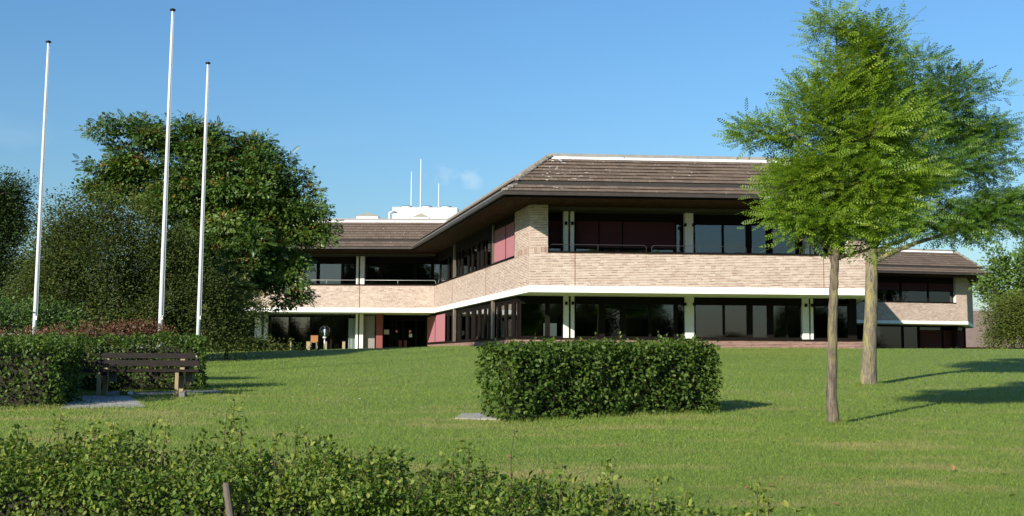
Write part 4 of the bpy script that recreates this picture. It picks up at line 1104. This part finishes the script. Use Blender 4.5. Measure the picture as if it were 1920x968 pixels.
# the 300 leaves that show largest are single leaves; the rest is the foliage
m3 = np.array(CAM3.inverted()); q = (P - np.array([0, 0, EZ])) @ m3.T
pxs = CX + FPX * q[:, 0] / -q[:, 2]; pys = CY - FPX * q[:, 1] / -q[:, 2]
facing = np.abs(np.einsum('ni,ni->n', rm[:, :, 2], unit(P - np.array([0, 0, EZ]))))
hseg = np.zeros(len(P))
score = S / -q[:, 2] * facing * ((pxs > 0) & (pxs < 1500) & (pys > 800) & (pys < 968))
# outermost only: near the front face of the hedge
fy = np.interp(P[:, 0], [f0.x, f1.x, f2.x, f3.x], [f0.y, f1.y, f2.y, f3.y]); score *= (P[:, 1] - fy < .03)
big = np.argsort(-score)[:300]; keep = np.ones(len(P), bool); keep[big] = False
V, F, a = scatter(*OVAL8, P[keep], rm[keep], S[keep], rv[keep]); tag(link('foliage', npmesh('foliage', V, F, M['leaf_near'], a), hd_), kind='stuff')
LEAFM = []
for k in range(8): LEAFM.append(npmesh('leaf', *OVAL8, M['leaf_near'], np.full(10, .15 + .1 * k)))
for i in big:
    o = link('leaf', LEAFM[int(np.clip((rv[i] - .1) * 10, 0, 7))], hd_, P[i]); o.rotation_euler = Matrix(rm[i].tolist()).to_euler(); o.scale = (S[i],) * 3
# wooden stake in it
p = at(424, 905, 7.75); o = empty('hedge_stake', gp(p.x, 7.75), 'grey weathered wooden stake sticking up in the street hedge', 'stake')
b = at(436, 990, 7.7)
mb = MB(); mb.tube([(b.x + .03, 7.70, b.z - .2), (p.x, 7.75, p.z - .010), (p.x, 7.75, p.z)], [.028, .024, .019], 9); mb.build('stake', M['greywood'], o)

# =================================================================== BENCH CORNER
def bench(name, loc, rz, label, pale='postwood'):
    o = empty(name, loc, label, 'bench'); o.rotation_euler = (0, 0, rz)
    def part(nm, mb, m): 
        q = D.objects.new(nm, mb.mesh(nm, M[m])); COL.objects.link(q); q.parent = o; return q
    # long axis x, faces -y
    for k, (y0, z0, y1, z1, hw0, hw1) in enumerate(((.30, .50, .34, .605, .95, .90), (.355, .64, .39, .735, .87, .80))):
        mb = MB(); e = .022
        mb.hexa([(-hw0, y0 - e, z0), (hw0, y0 - e, z0), (hw0, y0 + e, z0), (-hw0, y0 + e, z0), (-hw1, y1 - e, z1), (hw1, y1 - e, z1), (hw1, y1 + e, z1), (-hw1, y1 + e, z1)])
        part('backrest_plank', mb, 'benchwood')
    for k in range(3):
        mb = MB(); y = -.26 + k * .165; mb.box(-1.0, 1.0, y, y + .145, .40 + k * -.008, .445 + k * -.008); part('seat_plank', mb, 'benchwood')
    for x in (-.72, .62):
        mb = MB(); mb.box(x - .03, x + .03, -.24, -.16, -.1, .40); part('leg', mb, pale)
        mb = MB(); mb.hexa([(x - .04, .20, -.1), (x + .04, .20, -.1), (x + .04, .30, -.1), (x - .04, .30, -.1), (x - .04, .36, .70), (x + .04, .36, .70), (x + .04, .44, .70), (x - .04, .44, .70)]); part('backrest_post', mb, pale)
        mb = MB(); mb.box(x - .035, x + .035, -.14, .22, .33, .385); part('crossbar', mb, 'benchwood')
        mb = MB(); mb.box(x + .1, x + .22, .08, .2, .22, .40); part('bracket', mb, 'stone')
    return o
bd = 20.3; bc = at(268, 735, bd); bpos = Vector((bc.x, bd, gz(bc.x, bd) + .02))
bench('park_bench', bpos, R(7), 'dark weathered plank bench on pale posts in front of the hedge')
b2 = at(150, 745, 19.2); bench('park_bench', (b2.x - .75, 19.3, gz(b2.x, 19.3) + .02), R(86), 'shaded plank bench seen end-on against the hedge beside the other bench', 'benchwood')  # dark posts on this bench stand in for the hedge's shade
for px, d, lab in ((212, 19.75, 'long rough stone lying by the pale left bench post'), (343, 20.0, 'small flat stone by the right-hand bench post')):
    p = at(px, 740, d); g = gz(p.x, d); o = empty('stone_block', (p.x, d, g), lab, 'stone', 'stones at the bench feet')
    mb = MB(); s = .17 if px < 300 else .11; t_ = .09
    mb.hexa([(p.x - s * .5, d - s, g - .03), (p.x + s * .55, d - s * .95, g - .03), (p.x + s * .4, d + s * 1.1, g - .03), (p.x - s * .5, d + s, g - .03), (p.x - s * .35, d - s * .8, g + t_), (p.x + s * .45, d - s * .75, g + t_ * .8), (p.x + s * .3, d + s * .9, g + t_ * 1.2), (p.x - s * .4, d + s * .85, g + t_)])
    mb.build('stone', M['stone'], o)
# paving under and before the benches, slab by slab
def hit(px, py):
    r = ray(px, py); t = 5.0
    for i in range(4000):
        x, y, z = r.x * t, r.y * t, EZ + r.z * t
        if z < gz(x, y): break
        t += .02
    return Vector((r.x * t, r.y * t))
pv = D.objects.new('paving', None); COL.objects.link(pv); tag(pv, 'grey concrete paving in front of the bench corner', None, None, 'structure'); pv.location = gp(-7, 19)
quad_ = [hit(112, 768), hit(275, 765), hit(243, 744.5), hit(140, 744.5)]
def slabs(parent, quad, nu, nv, h=.022):
    for i in range(nu):
        for j in range(nv):
            def bl(u, v): return quad[0].lerp(quad[1], u).lerp(quad[3].lerp(quad[2], u), v)
            e = .012; c = [bl((i + e) / nu, (j + e) / nv), bl((i + 1 - e) / nu, (j + e) / nv), bl((i + 1 - e) / nu, (j + 1 - e) / nv), bl((i + e) / nu, (j + 1 - e) / nv)]
            mb = MB(); z = random.uniform(-.003, .003) + h
            mb.hexa([(q.x, q.y, gz(q.x, q.y) - .05) for q in c] + [(q.x, q.y, gz(q.x, q.y) + z) for q in c]); mb.build('slab', M['slab'], parent)
slabs(pv, quad_, 3, 4)
q2 = [hit(243, 744.2), hit(424, 737.5), hit(400, 733.5), hit(240, 738.5)]; slabs(pv, q2, 7, 1)
ps = D.objects.new('paving_slab', None); COL.objects.link(ps); tag(ps, 'grey slab set in the lawn at the end of the free-standing hedge', None, None, 'structure'); ps.location = gp(-.6, 16.4)
slabs(ps, [hit(852, 786), hit(950, 789), hit(955, 776.5), hit(866, 777)], 2, 1, .02)
# small spotlight, weed and litter
p = at(908, 724, 22.0); g = gz(p.x, 22); o = empty('ground_spotlight', (p.x, 22, g), 'small dark spotlight on the lawn beside the free-standing hedge', 'spotlight')
mb = MB(); mb.tube([(p.x, 22, g - .02), (p.x, 22, g + .05)], .02, 6); mb.build('stem', M['black'], o)
mb = MB(); mb.lathe((0, 0, 0), [(0, -.07), (.045, -.07), (.055, .05), (.05, .06), (0, .055)], 12); h_ = mb.build('head', M['black'], o); h_.location = Vector((0, 0, .09)); h_.rotation_euler = (R(60), 0, R(20))
p = at(241, 741, 19.9); g = gz(p.x, 19.9); o = empty('litter_cup', (p.x, 19.9, g), 'tiny white paper cup lying on the paving under the bench', 'litter')
mb = MB(); mb.lathe((0, 0, 0), [(0, 0), (.025, 0), (.033, .075), (.03, .075), (.022, .006), (0, .006)], 12); c_ = mb.build('cup', M['paper'], o); c_.location = (0, 0, .055); c_.rotation_euler = (R(80), 0, R(60))
p = at(238, 733, 20.15); g = gz(p.x, 20.15); o = empty('weed_tuft', (p.x, 20.15, g), 'small green weed growing under the bench', 'weed')
n = 60; Pw = np.array([p.x, 20.15, g + .05]) + RNG.normal(size=(n, 3)) * np.array([.07, .03, .035]); V, F, a = scatter(*OVAL8, Pw, frames(rand_dirs(n), rand_dirs(n) + np.array([0, -.5, 1])), np.full(n, .05), RNG.random(n))
link('leaves', npmesh('leaves', V, F, M['leaf_light'], a), o)

# =================================================================== BEFORE THE ENTRANCE
p = at(609, 622, 58); g = gz(p.x, 58)
o = empty('globe_lamp', (p.x, 58, g), 'clear globe lamp on a thin post before the lobby windows', 'lamp')
rg = 10.3 * 58 / FPX
mb = MB(); mb.tube([(p.x, 58, g), (p.x, 58, p.z - rg)], .035, 10); mb.build('post', M['metal'], o, True)
mb = MB(); n = 24; mb.lathe((p.x, 58, p.z), [(max(.001, rg * math.sin(math.pi * i / 16)), -rg * math.cos(math.pi * i / 16)) for i in range(17)], n); mb.build('globe', M['globe'], o, True)
mb = MB(); mb.lathe((p.x, 58, p.z - rg), [(.09, -.05), (.10, .0), (.07, .05), (.03, .06), (.03, .22), (.05, .24), (.05, .40), (.0, .42)], 14); mb.build('lamp_holder', M['whitemetal'], o, True)
for px, wd, lab in ((545, .07, 'thin pale post before the lobby glass, farthest from the entrance'), (578, .20, 'wide pale timber post beside the orange chair'), (611, .10, 'pale timber post right behind the globe lamp'), (644.5, .15, 'pale timber post nearest the curtain')):
    d = 60.6; t = at(px, 640.5, d); g = gz(t.x, d); o = empty('timber_post', (t.x, d, g), lab, 'post', 'timber posts before the lobby')
    mb = MB(); mb.box(t.x - wd / 2, t.x + wd / 2, d, d + .1, g - .1, t.z - .02); mb.build('shaft', M['postwood'], o)
    mb = MB(); mb.box(t.x - wd / 2 - .01, t.x + wd / 2 + .01, d - .01, d + .11, t.z - .02, t.z + .015); mb.build('top', M['greywood'], o)
d = 62.2; t = at(588, 645, d); g = gz(t.x, d); o = empty('lobby_chair', (t.x, d, g), 'orange-brown wooden chair beside a timber post before the lobby', 'chair')
mb = MB(); mb.box(t.x - .2, t.x + .2, d + .2, d + .24, g + .45, g + .82); mb.build('backrest', M['orangewood'], o)
mb = MB(); mb.box(t.x - .21, t.x + .21, d - .2, d + .19, g + .42, g + .46); mb.build('seat', M['orangewood'], o)
for sx in (-.18, .18):
    for sy in (-.17, .2): mb = MB(); mb.tube([(t.x + sx, d + sy, g), (t.x + sx, d + sy, g + .43)], .014, 6); mb.build('leg', M['metal'], o)

# far roof beyond the far wing
p = at(1829, 650, 105); o = empty('brown_roofed_house', (p.x, 105, gz(p.x, 105)), 'plain brown-roofed building beyond the far wing', 'building')
r0 = at(1822, 582, 108); 
mb = MB(); g = gz(p.x, 105)
mb.add([(r0.x - 4, 104, EZ + 1.2), (r0.x + 16, 104, EZ + 1.2), (r0.x + 16, 109, r0.z), (r0.x - 4, 109, r0.z), (r0.x - 4, 114, EZ + 1.2), (r0.x + 16, 114, EZ + 1.2)], [(0, 1, 2, 3), (3, 2, 5, 4), (0, 3, 4), (1, 5, 2)]); mb.build('roof', M['hosuetile'], o)
mb = MB(); mb.box(r0.x - 3.6, r0.x + 15.6, 104.5, 113.5, g - 1, EZ + 1.3); mb.build('wall', M['redbrick'], o)
mb = MB(); mb.box(r0.x - 4, r0.x + 16, 108.9, 109.1, r0.z - .03, r0.z + .14); mb.build('ridge', M['metal'], o)

# =================================================================== TREES AND SHRUBS
PIN_R = pinnate(5, .105, .25, .10, 60); PIN_A = pinnate(6, .13, .30, .22); PIN_S = pinnate(7, .10, .22, .35)
def trunk_px(pts, d): return [tuple(at(x, y, d)) for x, y in pts]
# slim tree on the lawn
d1 = 15.8; base = at(1562, 795, d1); g1_ = gz(base.x, d1)
tr1 = [(1562, 812), (1561, 790), (1559, 740), (1561, 640), (1563, 560), (1566, 490), (1568, 420), (1572, 330), (1566, 220), (1570, 110), (1566, 40)]
bl1 = [(1565, 55, 40, 50), (1625, 75, 55, 50), (1590, 140, 80, 62), (1675, 135, 45, 55), (1535, 205, 65, 55), (1610, 235, 105, 75), (1700, 235, 65, 60), (1480, 255, 45, 30), (1418, 238, 42, 16), (1408, 262, 26, 12), (1520, 300, 80, 55), (1610, 330, 110, 70), (1700, 330, 75, 50), (1480, 340, 55, 40), (1475, 395, 50, 26), (1550, 400, 85, 55), (1650, 405, 80, 50), (1500, 432, 55, 28), (1600, 440, 75, 28)]
bl1 = [(x, y + 6, max(10, a_ - 14), max(8, b_ - 12)) for x, y, a_, b_ in bl1] + [(1440, 248, 40, 18), (1408, 240, 26, 12), (1404, 262, 18, 8), (1475, 262, 30, 20)]
plant('robinia_tree', 'slim young tree with a thin trunk on the lawn, nearest the viewer', 'tree', (base.x, d1, g1_), trunk_px(tr1, d1),
      [.12, .088, .073, .068, .064, .058, .048, .038, .026, .016, .008], bl1, d1, 290, 46, .160, PIN_R, .175, M['leaf_robinia'], M['bark1'], 'robinia trees on the lawn', dz=.85, shell=.40, flat=.55, upness=.25, droop=.2, clumpn=.5, twig=.0042, maxr=.034,
      limbs=[(trunk_px([(1566, 486), (1590, 478), (1620, 470), (1640, 462), (1665, 440)], d1), [.030, .026, .022, .018, .01]), (trunk_px([(1562, 500), (1554, 478), (1557, 455), (1545, 430)], d1), [.022, .018, .014, .01]), (trunk_px([(1570, 345), (1520, 300), (1460, 265), (1405, 242)], d1), [.020, .016, .011, .005]), (trunk_px([(1566, 480), (1540, 455), (1520, 440), (1490, 425)], d1), [.02, .016, .013, .008])])
# stouter tree behind it
d2 = 24.6; base = at(1628, 720, d2); g2_ = gz(base.x, d2)
tr2 = [(1627, 735), (1628, 716), (1630, 660), (1633, 590), (1634, 520), (1634, 460), (1645, 400), (1665, 320), (1690, 230), (1710, 150)]
bl2 = [(1725, 110, 40, 40, .5), (1790, 145, 45, 38), (1730, 180, 70, 60), (1815, 185, 55, 40), (1865, 178, 32, 14), (1780, 250, 95, 65), (1850, 250, 40, 60), (1830, 310, 65, 45), (1730, 320, 85, 60), (1770, 380, 70, 25), (1840, 395, 60, 34), (1875, 370, 34, 26), (1870, 425, 45, 18), (1790, 430, 60, 18), (1700, 410, 70, 40), (1620, 300, 70, 80), (1640, 170, 60, 60), (1885, 400, 22, 16)]
bl2 = [(b_[0], b_[1], max(12, b_[2] - 14), max(8, b_[3] - 14)) for b_ in bl2] + [(1845, 398, 62, 26), (1880, 375, 28, 20), (1880, 415, 32, 14), (1800, 420, 50, 14), (1880, 172, 20, 8)]
plant('robinia_tree', 'stout-trunked spreading tree on the lawn behind the slim one', 'tree', (base.x, d2, g2_), trunk_px(tr2, d2),
      [.25, .188, .152, .140, .135, .120, .09, .065, .04, .02], bl2, d2, 260, 52, .25, PIN_R, .23, M['leaf_robinia_far'], M['bark2'], 'robinia trees on the lawn', dz=.8, shell=.40, flat=.42, upness=.2, droop=.25, clumpn=.5, twig=.0055, maxr=.05,
      limbs=[(trunk_px([(1634, 492), (1670, 475), (1720, 455), (1770, 440), (1830, 415)], d2), [.07, .058, .045, .03, .015]), (trunk_px([(1634, 478), (1660, 462), (1700, 448), (1745, 415), (1790, 370)], d2), [.06, .05, .04, .03, .015])])
# large tree in front of the recessed wing
d3 = 38.5; b3 = at(352, 660, d3)
bl3 = [(255, 262, 78, 36), (330, 258, 50, 30), (430, 285, 78, 42), (500, 330, 66, 52), (558, 378, 46, 40), (606, 402, 30, 13), (455, 390, 95, 66), (500, 470, 74, 66), (525, 545, 46, 26), (238, 322, 68, 30), (330, 350, 80, 50), (380, 460, 80, 60), (270, 385, 70, 36), (430, 545, 60, 36), (400, 330, 80, 50), (195, 345, 30, 18), (430, 245, 20, 8), (580, 440, 40, 20)]
heaven = plant('tree_of_heaven', 'large broad tree with orange seed clusters in front of the recessed wing', 'tree', (b3.x, d3, gz(b3.x, d3)),
      [(b3.x, d3, gz(b3.x, d3) - .2)] + trunk_px([(352, 600), (350, 520), (352, 450), (356, 390), (365, 330), (375, 280)], d3), [.34, .28, .25, .22, .17, .11, .05],
      bl3, d3, 230, 48, .31, PIN_A, .25, M['leaf_heaven'], M['barkdark'], None, droop=.5, dz=.8, shell=.36, twig=.009, maxr=.10, flat=.55, clumpn=1.0, fill=290, fsize=.135, extra=(M['seed'], 480, .075, 'orange seed clusters'))
# dark spreading shrub behind the flagpoles
d4 = 35.0; b4 = at(230, 650, d4)
bl4 = [(150, 415, 55, 40), (225, 420, 70, 42), (295, 470, 75, 60), (120, 480, 46, 60), (200, 520, 112, 88), (320, 560, 84, 78), (395, 590, 46, 52), (110, 575, 72, 55), (180, 385, 40, 20), (340, 500, 50, 45), (60, 560, 50, 60), (220, 600, 180, 46), (430, 615, 50, 34)]
shrub = plant('dark_shrub', 'huge dark olive shrub behind the flagpoles', 'shrub', (b4.x, d4, gz(b4.x, d4)), [(b4.x, d4, gz(b4.x, d4) - .2), (b4.x - .2, d4, 3.2), (b4.x + .2, d4, 4.6), (b4.x, d4, 6)], [.14, .11, .08, .03],
      bl4, d4, 420, 290, .30, OVAL4, .078, M['leaf_dark'], M['barkdark'], dz=.9, shell=.40, twig=.007, maxr=.06)
d5 = 36.5; b5 = at(425, 650, d5)
plant('sumac_shrub', 'pale yellow-green feathery shrub by the third flagpole', 'shrub', (b5.x, d5, gz(b5.x, d5)), [(b5.x, d5, gz(b5.x, d5) - .1), (b5.x, d5, 2.4), (b5.x - .2, d5, 3.6)], [.07, .055, .03],
      [(405, 505, 36, 18), (420, 540, 42, 26), (445, 575, 34, 22), (395, 560, 30, 30)], d5, 46, 12, .22, PIN_S, .46, M['leaf_pale'], M['barkdark'], droop=.7, dz=.8, flat=.6)
d6 = 44.0; b6 = at(470, 655, d6)
plant('low_shrub', 'dark low shrubs at the foot of the large tree', 'shrub', (b6.x, d6, gz(b6.x, d6)), [(b6.x, d6, gz(b6.x, d6) - .1), (b6.x, d6, 1.9), (b6.x, d6, 2.3)], [.05, .04, .02],
      [(420, 635, 50, 24), (470, 648, 60, 16), (540, 656, 50, 7), (440, 605, 36, 30), (500, 655, 60, 10)], d6, 150, 40, .20, OVAL4, .11, M['leaf_dark'], M['barkdark'], dz=.6, flat=.6)
# far-left tree
d7 = 52.0; b7 = at(-30, 640, d7)
plant('evergreen_oak', 'dark round-topped tree cut off by the left edge', 'tree', (b7.x, d7, gz(b7.x, d7)), [(b7.x, d7, gz(b7.x, d7) - .2)] + trunk_px([(-30, 560), (-28, 480), (-24, 420), (-20, 380)], d7), [.3, .26, .22, .15, .06],
      [(8, 375, 48, 44), (-40, 390, 60, 60), (14, 425, 40, 36), (-5, 470, 44, 34), (25, 500, 36, 26), (60, 515, 26, 18), (-40, 520, 60, 60), (25, 545, 40, 30)], d7, 240, 230, .34, OVAL4, .11, M['leaf_deep'], M['barkdark'], dz=.9, twig=.009, maxr=.1)
d8 = 30.0; b8 = at(60, 650, d8)
plant('green_shrub', 'fresh green low shrub behind the red one at the left edge', 'shrub', (b8.x, d8, gz(b8.x, d8)), [(b8.x, d8, gz(b8.x, d8) - .1), (b8.x, d8, 1.9), (b8.x, d8, 2.5)], [.05, .04, .02],
      [(40, 590, 60, 30), (100, 600, 50, 26), (-20, 600, 60, 40), (150, 612, 40, 16)], d8, 140, 42, .16, OVAL4, .085, M['leaf_mid'], M['barkdark'], dz=.8)
d9 = 24.4; b9 = at(170, 650, d9)
plant('red_barberry', 'red-leaved barberry bed along the back of the hedge', 'shrub', (b9.x, d9, gz(b9.x, d9)), [(b9.x, d9, gz(b9.x, d9) - .1), (b9.x, d9, 1.3), (b9.x, d9, 1.6)], [.03, .025, .01],
      [(20, 636, 50, 14), (80, 634, 50, 16), (140, 632, 45, 20), (190, 628, 45, 22), (250, 624, 40, 22), (290, 628, 36, 22), (222, 630, 40, 18), (318, 634, 14, 10)], d9, 230, 30, .085, OVAL4, .05, M['leaf_red'], M['twig'], dz=1.4, upness=.7)
# right edge
d10 = 58.0; b10 = at(1900, 650, d10)
plant('olive_shrub', 'rounded dense olive-green shrub at the right edge', 'shrub', (b10.x, d10, gz(b10.x, d10)), [(b10.x, d10, gz(b10.x, d10) - .1), (b10.x, d10, 3.0), (b10.x, d10, 4.0)], [.1, .08, .04],
      [(1890, 608, 46, 42), (1930, 600, 50, 52), (1862, 632, 16, 18), (1910, 575, 40, 30)], d10, 150, 150, .3, OVAL4, .10, M['leaf_olive'], M['barkdark'], dz=.9)
d11 = 62.0; b11 = at(1925, 650, d11)
plant('light_green_tree', 'loose light green tree rising behind the rounded shrub at the right edge', 'tree', (b11.x, d11, gz(b11.x, d11)), [(b11.x, d11, gz(b11.x, d11) - .2)] + trunk_px([(1922, 600), (1915, 540), (1905, 500)], d11), [.16, .13, .1, .05],
      [(1905, 530, 42, 44), (1870, 545, 34, 20), (1880, 500, 34, 26), (1868, 478, 12, 12), (1940, 500, 40, 50), (1848, 540, 18, 8), (1895, 575, 30, 24)], d11, 190, 30, .26, OVAL4, .19, M['leaf_light'], M['barkdark'], dz=.8, twig=.008)
d12 = 70.0; b12 = at(1990, 650, d12)
plant('far_tree', 'dark tree top entering at the right edge above the light tree', 'tree', (b12.x, d12, gz(b12.x, d12)), [(b12.x, d12, gz(b12.x, d12) - .2)] + trunk_px([(1980, 560), (1975, 480), (1970, 420)], d12), [.3, .25, .2, .1],
      [(1935, 440, 34, 40), (1975, 420, 50, 60), (1925, 475, 22, 14), (1980, 500, 50, 60)], d12, 170, 40, .3, OVAL4, .2, M['leaf_mid'], M['barkdark'], dz=.9, twig=.01)
# overgrown shrubs across the street, behind the viewer: the panes mirror them
for i, (x, y, sc, rz) in enumerate(((-50, -31, 1.05, .4), (-40, -30, 1.0, 2.1), (-31, -33, 1.1, 4.0), (-22, -30, .98, 1.1), (-12, -31, 1.1, 3.1), (-3, -32, 1.0, 5.2), (7, -31, 1.08, .9), (16, -30, 1.0, 2.6), (25, -32, 1.05, 4.4), (35, -31, .92, .2), (44, -30, 1.1, 3.6), (54, -32, 1.05, 1.7),
        (-45, -42, 1.2, 1.4), (-35, -43, 1.25, 3.3), (-26, -41, 1.2, 5.0), (-17, -42, 1.3, .1), (-7, -43, 1.2, 2.2), (2, -42, 1.25, 4.1), (12, -41, 1.2, 6.0), (21, -43, 1.3, 1.9), (30, -42, 1.0, 3.8), (39, -41, 1.2, 5.5), (49, -43, 1.25, .7),
        (56, 44, 1.1, .5), (62, 34, 1.2, 2.5), (68, 23, 1.2, 4.5))):  # these stand unseen right of the lawn, added to darken the far wing's panes
    rt = shrub.copy(); COL.objects.link(rt); rt.location = (x, y, 0); rt.rotation_euler = (0, 0, rz); rt.scale = (sc * 1.45, sc * 1.45, sc * (.62 if 29 < x < 41 and y < 0 else 1.35)); rt.name = 'street_shrub'
    tag(rt, 'tall dark shrub out of view, mirrored in the windows', 'shrub', 'shrubs across the street')
    for ch in shrub.children:
        c = ch.copy(); COL.objects.link(c); c.parent = rt; c.location = ch.location

# =================================================================== GRASS
def grass(n, y0, y1, hgt, wid, pw):
    u = RNG.random(n); y = (y0 ** (1 - pw) + u * (y1 ** (1 - pw) - y0 ** (1 - pw))) ** (1 / (1 - pw))
    x = (RNG.random(n) * 2 - 1) * (y * .475 + 3.0)
    P = np.stack([x, y, ground(x, y) - .004], 1)
    a = RNG.random(n) * 2 * np.pi; sc = (y / 10) ** .75
    w_ = wid * sc * (.6 + .8 * RNG.random(n)); h = hgt * (.45 + .9 * RNG.random(n) ** 1.5) * np.minimum(sc, 1.7)
    dx, dy = np.cos(a) * w_, np.sin(a) * w_ * .4
    lean = RNG.normal(size=(n, 2)) * h[:, None] * .55
    V = np.empty((n, 3, 3)); V[:, 0] = P; V[:, 1] = P; V[:, 2] = P
    V[:, 0, 0] -= dx; V[:, 0, 1] -= dy; V[:, 1, 0] += dx; V[:, 1, 1] += dy; V[:, 2, 0] += lean[:, 0]; V[:, 2, 1] += lean[:, 1]; V[:, 2, 2] += h
    F = np.arange(n * 3).reshape(n, 3); return V.reshape(-1, 3), F, np.repeat(RNG.random(n), 3)
V, F, a = grass(680000, 7.6, 44, .026, .0038, 2.1)
def rim(pts, per, wid, hgt):
    Pc = np.concatenate([np.linspace(np.array(a), np.array(b), per) for a, b in pts]); Pc = Pc + RNG.normal(size=Pc.shape) * wid; n = len(Pc)
    P = np.stack([Pc[:, 0], Pc[:, 1], ground(Pc[:, 0], Pc[:, 1]) - .004], 1); h = hgt * (.4 + RNG.random(n)); a = RNG.random(n) * 6.28; V = np.stack([P, P, P], 1)
    V[:, 0, 0] -= np.cos(a) * .005; V[:, 1, 0] += np.cos(a) * .005; V[:, 0, 1] -= np.sin(a) * .003; V[:, 1, 1] += np.sin(a) * .003
    V[:, 2, :2] += RNG.normal(size=(n, 2)) * h[:, None] * .4; V[:, 2, 2] += h
    return V.reshape(-1, 3), np.arange(n * 3).reshape(n, 3), np.repeat(RNG.random(n), 3)
ring = lambda c, q: [((c[0] + q * math.cos(k * .5236), c[1] + q * math.sin(k * .5236)), (c[0] + q * math.cos((k + 1) * .5236), c[1] + q * math.sin((k + 1) * .5236))) for k in range(12)]
for extra_ in (rim(ring((at(1562, 795, d1).x, d1), .14), 60, .05, .07), rim(ring((at(1628, 720, d2).x, d2), .26), 60, .06, .08), rim([(tuple(hA), tuple(hB)), (tuple(k0), tuple(k1))], 1600, .05, .07),
               rim([(tuple(quad_[0]), tuple(quad_[1])), (tuple(quad_[1]), tuple(quad_[2])), (tuple(q2[0]), tuple(q2[1]))], 500, .03, .05), rim([(tuple(WFg.A), tuple(WFg.B)), (tuple(WSg.A), tuple(WSg.B))], 1500, .12, .09)):
    F = np.concatenate([F, extra_[1] + len(V)]); V = np.concatenate([V, extra_[0]]); a = np.concatenate([a, extra_[2]])
go = link('grass', npmesh('grass', V, F, M['blade'], a)); tag(go, 'short mown grass blades of the lawn', 'grass', None, 'stuff')
# fallen leaves and daisies scattered on the lawn
n = 150; y = 9 + 26 * RNG.random(n) ** 1.4; x = (RNG.random(n) * 2 - 1) * y * .45; Pf = np.stack([x, y, ground(x, y) + .022], 1)
V, F, a = scatter(*OVAL8, Pf, frames(rand_dirs(n) * np.array([1, 1, .3]), rand_dirs(n) * .5 + np.array([0, 0, 1.])), .05 * (.6 + .8 * RNG.random(n)), RNG.random(n))
tag(link('fallen_leaves', npmesh('fallen_leaves', V, F, plain('fallen_leaf', (.20, .105, .045), .8, 0, .5, .5, 0), a)), 'brown fallen leaves scattered on the lawn', 'leaves', None, 'stuff')
n = 170; y = 15 + 26 * RNG.random(n); x = (RNG.random(n) * 2 - 1) * y * .45; Pf = np.stack([x, y, ground(x, y) + .04], 1)
V, F, a = scatter(*OVAL4, Pf, frames(rand_dirs(n) * np.array([1, 1, .1]), np.tile(np.array([0, -.3, 1.]), (n, 1))), .028 * (.6 + .8 * RNG.random(n)), RNG.random(n))
tag(link('daisies', npmesh('daisies', V, F, M['paper'], a)), 'tiny white daisies dotted over the lawn', 'flowers', None, 'stuff')
